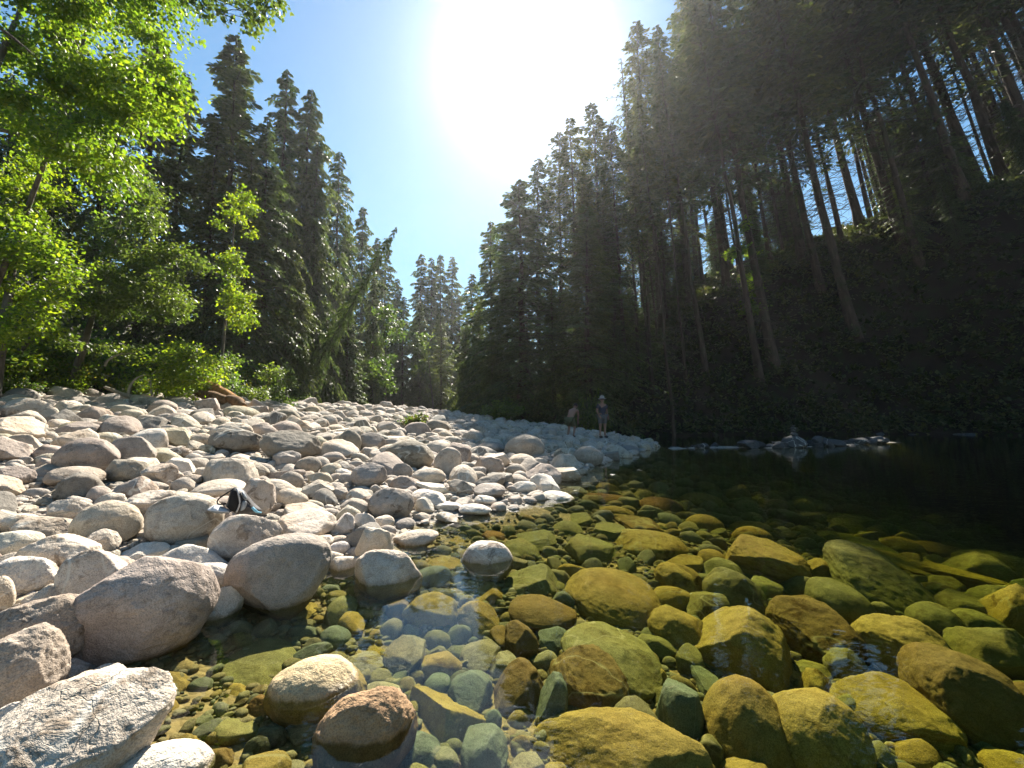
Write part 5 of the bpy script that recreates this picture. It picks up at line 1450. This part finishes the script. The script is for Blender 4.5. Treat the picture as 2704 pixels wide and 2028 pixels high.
puff('back_padding', [(955, 400), (880, 520), (835, 800), (850, 960), (960, 1060), (1050, 1060), (1110, 900), (1105, 700), (1070, 520), (1020, 410)], .06, -.055, M_cloth_black, bag)
tube_obj('piping', [L2(1040, 385, -.05), L2(1090, 520, -.075), L2(1130, 700, -.08), L2(1130, 880, -.08), L2(1060, 1090, -.06)], .0065, M_pipe, bag)
puff('side_panel', [(1175, 490), (1235, 500), (1320, 650), (1320, 720), (1240, 700), (1200, 600)], .05, -.045, M_cloth_grey, bag, 5)
puff('lower_panel', [(1210, 760), (1300, 760), (1320, 880), (1290, 1000), (1210, 1060), (1165, 1060), (1170, 900)], .05, -.055, M_cloth_grey, bag, 5)
tube_obj('compression_strap', [L2(1130, 500, -.07), L2(1230, 700, -.085), L2(1330, 740, -.08), L2(1420, 880, -.07)], .006, M_cloth_black, bag)
tube_obj('blue_strap', [L2(1480, 985, -.06), L2(1560, 1080, -.07), L2(1640, 1150, -.06), L2(1740, 1195, -.03)], [.010, .012, .008, .005], M_blue, bag)
tube_obj('shoulder_strap', [L2(930, 400, -.02), L2(760, 500, -.05), L2(590, 640, -.03), L2(540, 760, .0), L2(600, 830, -.02), L2(780, 810, -.03)], .006, M_cloth_black, bag)
puff('open_flap', [(300, 950), (420, 870), (560, 860), (700, 940), (900, 1060), (920, 1100), (720, 1110), (520, 1080), (330, 990)], .20, .0, M_cloth_grey, bag, 5)
puff('white_lining', [(310, 940), (430, 865), (560, 862), (680, 935), (860, 1030), (880, 1075), (700, 1040), (500, 985), (350, 960)], .21, -.012, M_white, bag, 5)

# ------------------------------------------------------------------ driftwood and rotten logs by the shrubs
def E(px, py, y): return at(0 + .4069 * px, 800 + .4069 * py, y)
def wood(name, label, pts, rad, mat, cat):
    P = [E(*p) for p in pts]
    o = tube_obj(name, [tuple(p - P[0]) for p in P], rad, mat); o.location = P[0]
    me = o.data; v = np.empty(len(me.vertices) * 3, np.float32); me.vertices.foreach_get('co', v); v = v.reshape(-1, 3)
    v += (np.mean(rad) * .35) * np.stack([noise3(v * 6, 1), noise3(v * 6, 2), noise3(v * 6, 3)], 1).astype(np.float32)
    me.vertices.foreach_set('co', v.ravel()); me.update()
    thing_props(o, label, cat); return o
wood('driftwood_log', 'pale bleached log lying among the last stones below the shrubs', [(680, 545, 12.6), (820, 600, 12.2), (980, 650, 11.9), (1110, 695, 11.6)], [.035, .06, .075, .06], M_drift, 'driftwood')
wood('driftwood_branch', 'white bent bare branch rising beside the bleached log', [(832, 605, 12.1), (838, 560, 12.1), (860, 515, 12.2), (900, 480, 12.3), (955, 462, 12.4)], [.04, .035, .028, .02, .012], M_drift, 'driftwood')
wood('dead_branch', 'dark arched dead branch in the hollow under the alder', [(680, 410, 12.6), (700, 372, 12.6), (760, 338, 12.7), (830, 325, 12.8), (880, 330, 12.9)], [.035, .03, .025, .02, .012], M_drift, 'branch')
wood('driftwood_stick', 'thin grey stick standing up through the shrubs beside the white branch', [(985, 600, 12.4), (980, 540, 12.5), (985, 470, 12.7), (1010, 440, 12.8)], [.03, .022, .016, .01], M_drift, 'driftwood')
wood('rotten_log', 'orange brown broken log sloping up out of the shrubs', [(1570, 650, 13.6), (1450, 585, 13.9), (1370, 545, 14.1), (1290, 500, 14.4)], [.12, .17, .18, .12], M_rot, 'log')
wood('rotten_log', 'lower brown broken log with a pale top edge', [(1600, 690, 13.2), (1480, 640, 13.4), (1380, 605, 13.6), (1280, 585, 13.8)], [.10, .15, .16, .11], M_rotdark, 'log')
wood('rotten_log', 'flat orange crumbling log lying along the crest of the stone bar', [(1340, 680, 13.4), (1450, 690, 13.2), (1580, 700, 13.0), (1690, 735, 12.8)], [.08, .12, .15, .09], M_rot, 'log')
wood('rotten_log', 'short dark stump of rotten wood at the end of the lower log', [(1480, 620, 13.4), (1530, 640, 13.2), (1580, 675, 13.1)], [.12, .18, .12], M_rotdark, 'log')

tw = np.random.default_rng(3); G = Geo()
n = 900; X = tw.uniform(-13, 3, n); Y = tw.uniform(2, 18, n)
ok = inside(X, Y, BAR) & ~inside(X, Y, LB_POLY) & (tw.random(n) < np.clip(1.3 - seg_dist(X, Y, LEFTBANK) / 7, .12, 1)) ; X, Y = X[ok], Y[ok]
Zt = ground(X, Y, False) + tw.uniform(.06, .2, len(X)); a = tw.uniform(0, 6.28, len(X)); l = tw.uniform(.06, .3, len(X))
G.sticks(np.stack([X, Y, Zt], 1), np.stack([X + np.cos(a) * l, Y + np.sin(a) * l, Zt + tw.normal(0, .05, len(X))], 1), tw.uniform(.003, .008, len(X)))
thing_props(link('twig_litter', G.mesh('twig_litter', M_drift)), 'dry twigs and bits of driftwood caught between the stones', kind='stuff')

# ------------------------------------------------------------------ the plant beside the mossy boulder
SHR.append(shrub_meshes(8, M_fern, .13, 26, .9))
pp = hit(1090, 1134, .05)
e = shrub(5, pp.x, pp.y + .5, .62, 'low leafy plant with reddish edges growing on the crest beside the mossy white boulder', None, name='leafy_plant', sz=1.15)
e['category'] = 'plant'
pp = hit(1290, 1131, .0)
e = shrub(4, pp.x + .5, pp.y + 4.5, 1.3, 'dim trailing bush at the river bend beyond the domed far boulder', None, sz=.9)
pp = hit(1598, 1100, .0)
e = shrub(1, 5.2, 27.5, 1.6, 'dim pale leaved bush behind the standing person', None, sz=2.4)

# ------------------------------------------------------------------ the two people
def skinned(name, joints, edges, root, mat, parent, sub=2):
    names = list(joints)
    me = bpy.data.meshes.new(name)
    me.from_pydata([joints[n][:3] for n in names], [(names.index(a), names.index(b)) for a, b in edges], [])
    o = bpy.data.objects.new(name, me); C.objects.link(o)
    sk = o.modifiers.new('skin', 'SKIN'); sk.use_smooth_shade = True; sk.branch_smoothing = .4
    for i, n in enumerate(names):
        sv = me.skin_vertices[0].data[i]
        r_ = joints[n][3]
        sv.radius = (r_, r_) if not isinstance(r_, tuple) else r_
        sv.use_root = (n == root)
    ss = o.modifiers.new('sub', 'SUBSURF'); ss.levels = sub; ss.render_levels = sub
    dg = bpy.context.evaluated_depsgraph_get()
    m2 = bpy.data.meshes.new_from_object(o.evaluated_get(dg))
    o.modifiers.clear(); o.data = m2; m2.name = name
    m2.materials.clear(); m2.materials.append(mat)
    for p in m2.polygons: p.use_smooth = True
    o.parent = parent
    return o
def person(label, loc, yaw, scale, J, top, shorts_m, hat, bare):
    e = link('person', None, None, loc, (0, 0, yaw), (scale,) * 3)
    thing_props(e, label, 'person')
    j = dict(J); ed = [('pelvis', 'belly'), ('belly', 'chest'), ('chest', 'neck'), ('neck', 'chin'), ('chin', 'head'), ('head', 'crown_')]
    for s in ('L', 'R'):
        ed += [('chest', 'sho' + s), ('sho' + s, 'elb' + s), ('elb' + s, 'wri' + s), ('wri' + s, 'palm' + s),
               ('pelvis', 'hip' + s), ('hip' + s, 'knee' + s), ('knee' + s, 'ank' + s), ('ank' + s, 'toe' + s)]
        w, p = Vector(j['wri' + s][:3]), Vector(j['palm' + s][:3])
        d = (p - w).normalized(); sd = d.cross(Vector((0, 1, 0.2))).normalized()
        for k, (off, ln) in enumerate([(-.027, .068), (-.009, .078), (.009, .072), (.026, .055)]):
            a, b_ = p + sd * off + d * ln * .5, p + sd * off * 1.1 + d * ln + Vector((0, .012, 0))
            j[f'fa{k}{s}'] = (*a, .0085); j[f'fb{k}{s}'] = (*b_, .007)
            ed += [('palm' + s, f'fa{k}{s}'), (f'fa{k}{s}', f'fb{k}{s}')]
        a = w + d * .035 - sd * .04; b_ = a + d * .04 - sd * .012
        j['ta' + s] = (*a, .010); j['tb' + s] = (*b_, .008)
        ed += [('wri' + s, 'ta' + s), ('ta' + s, 'tb' + s)]
    skinned('body', j, ed, 'pelvis', M_skin, e)
    def grow(keys, k, name, mat, edges, root):
        skinned(name, {n: (*J[n][:3], (J[n][3] if not isinstance(J[n][3], tuple) else J[n][3][0]) * k + .008) for n in keys}, edges, root, mat, e)
    if top:
        jj = {n: (*J[n][:3], J[n][3] * 1.12 + .012) for n in ('pelvis', 'belly', 'chest', 'shoL', 'shoR')}
        for s in 'LR':
            a, b_ = Vector(J['sho' + s][:3]), Vector(J['elb' + s][:3]); m = a.lerp(b_, .7)
            jj['slv' + s] = (*m, J['elb' + s][3] * 1.5)
        skinned('shirt', jj, [('pelvis', 'belly'), ('belly', 'chest'), ('chest', 'shoL'), ('chest', 'shoR'), ('shoL', 'slvL'), ('shoR', 'slvR')], 'belly', top, e)
    jj = {n: (*J[n][:3], J[n][3] * 1.12 + .015) for n in ('pelvis', 'hipL', 'hipR')}
    for s in 'LR':
        m = Vector(J['hip' + s][:3]).lerp(Vector(J['knee' + s][:3]), .85); jj['leg' + s] = (*m, J['hip' + s][3] * 1.05)
    skinned('shorts', jj, [('pelvis', 'hipL'), ('pelvis', 'hipR'), ('hipL', 'legL'), ('hipR', 'legR')], 'pelvis', shorts_m, e)
    hd = Vector(J['head'][:3])
    up = (Vector(J['crown_'][:3]) - Vector(J['chin'][:3])).normalized()
    q = up.to_track_quat('Z', 'Y')
    v, f = ico(4); v = v.copy(); v[:, 2] = np.maximum(v[:, 2], -.35)
    hair = link('hair', mesh_np('hair', v * np.array([.088, .105, .105]), f, [M_hair], smooth=True), e, hd + up * .035 + Vector((0, .015, 0)), q.to_euler())
    for sx in (-1, 1):
        v2, f2 = ico(2)
        link('eye', mesh_np('eye', v2 * .011, f2, [M_eye], smooth=True), e, hd + q @ Vector((sx * .032, -.082, .0)))
        link('ear', mesh_np('ear', v2 * np.array([.012, .02, .032]), f2, [M_skin], smooth=True), e, hd + q @ Vector((sx * .083, .0, -.01)))
    link('nose', mesh_np('nose', v2 * np.array([.012, .02, .022]), f2, [M_skin], smooth=True), e, hd + q @ Vector((0, -.092, -.025)))
    link('mouth', mesh_np('mouth', v2 * np.array([.022, .006, .006]), f2, [plain('lips', (.35, .14, .12), .5, .3)], smooth=True), e, hd + q @ Vector((0, -.083, -.062)))
    if hat:
        th = np.linspace(0, 2 * math.pi, 28, endpoint=False)
        prof = [(.175, -.012), (.168, .0), (.105, .018), (.100, .07), (.085, .115), (.045, .135), (.002, .138)]
        V = np.concatenate([np.stack([r_ * np.cos(th), r_ * 1.05 * np.sin(th), np.full(28, z_)], 1) for r_, z_ in prof])
        i = np.arange(len(prof) * 28).reshape(-1, 28)
        q4 = np.stack([i[:-1], np.roll(i[:-1], -1, 1), np.roll(i[1:], -1, 1), i[1:]], -1).reshape(-1, 4)
        link('sun_hat', mesh_np('sun_hat', V, q4, [M_hat], smooth=True), e, hd + up * .045, q.to_euler())
    for s in 'LR':
        a = Vector(J['ank' + s][:3]); t_ = Vector(J['toe' + s][:3]); m = a.lerp(t_, .55); m.z -= .035
        sh = link('shoe', mesh_np('shoe', np.concatenate([ico(3)[0]]) * np.array([.05, .135, .05]), ico(3)[1], [M_shoe], smooth=True), e, m)
    return e
STAND = {'pelvis': (0, 0, .95, .125), 'belly': (0, 0, 1.08, .115), 'chest': (0, .01, 1.30, .135), 'neck': (0, 0, 1.46, .055), 'chin': (0, -.01, 1.52, .058), 'head': (0, -.01, 1.60, .085), 'crown_': (0, 0, 1.68, .06),
 'shoL': (-.19, 0, 1.39, .062), 'shoR': (.19, 0, 1.39, .062), 'elbL': (-.25, .03, 1.12, .042), 'elbR': (.24, .04, 1.12, .042), 'wriL': (-.20, -.10, .92, .028), 'wriR': (.25, -.05, .88, .028), 'palmL': (-.18, -.14, .86, .032), 'palmR': (.25, -.08, .80, .032),
 'hipL': (-.10, 0, .88, .095), 'hipR': (.10, 0, .88, .095), 'kneeL': (-.11, -.02, .50, .060), 'kneeR': (.12, -.01, .50, .060), 'ankL': (-.11, .02, .09, .040), 'ankR': (.13, .02, .09, .040), 'toeL': (-.13, -.14, .04, .035), 'toeR': (.15, -.14, .04, .035)}
BEND = dict(STAND)
BEND.update({'pelvis': (0, .12, .80, .125), 'belly': (-.01, .02, .92, .115), 'chest': (-.04, -.16, 1.08, .13), 'neck': (-.06, -.26, 1.19, .055), 'chin': (-.065, -.31, 1.24, .058), 'head': (-.07, -.35, 1.30, .085), 'crown_': (-.07, -.38, 1.37, .06),
 'shoL': (-.23, -.20, 1.12, .060), 'shoR': (.15, -.20, 1.12, .060), 'elbL': (-.22, -.27, .86, .042), 'elbR': (.17, -.27, .86, .042), 'wriL': (-.15, -.38, .66, .028), 'wriR': (.14, -.38, .66, .028), 'palmL': (-.14, -.41, .59, .032), 'palmR': (.13, -.41, .59, .032),
 'hipL': (-.10, .10, .74, .095), 'hipR': (.10, .10, .74, .095), 'kneeL': (-.12, -.12, .42, .06), 'kneeR': (.13, -.12, .42, .06), 'ankL': (-.12, .04, .09, .04), 'ankR': (.13, .04, .09, .04), 'toeL': (-.14, -.12, .04, .035), 'toeR': (.15, -.12, .04, .035)})
rock_p = [o for o in C.objects if o.get('label', '').startswith('wide split boulder under the feet')][0]
sx, sy = rock_p.location.x - .12, rock_p.location.y
person('person in a pale sun hat, dark shirt and grey shorts standing on the split boulder', (sx, sy, rock_p.location.z + rock_p.scale.z * .92), R(20), .92, STAND, M_shirt, M_shorts, True, False)
rock_q = [o for o in C.objects if o.get('label', '').startswith('domed boulder that hides')][0]
q_ = at(1508, 1150, rock_q.location.y + 1.0)
person('bare backed dark haired person in olive shorts bending over behind the domed boulder', (q_.x, q_.y, gz(q_.x, q_.y) + .12), R(150), .95, BEND, None, M_olive, False, True)

# ------------------------------------------------------------------ the damp, sunlit air of the valley
m, ns, ls = new_mat('haze')
pv = N(ns, 'ShaderNodeVolumePrincipled'); pv.inputs['Color'].default_value = (.93, .95, 1, 1); pv.inputs['Density'].default_value = HAZE; pv.inputs['Anisotropy'].default_value = 0.65
out = N(ns, 'ShaderNodeOutputMaterial'); ls.new(pv.outputs[0], out.inputs['Volume'])
hv, hf = box_verts(-124, 134, -64, 154, -9, 74)
thing_props(link('haze', mesh_np('haze', hv, hf, [m])), 'thin bright haze in the sunlit air of the valley', kind='stuff')
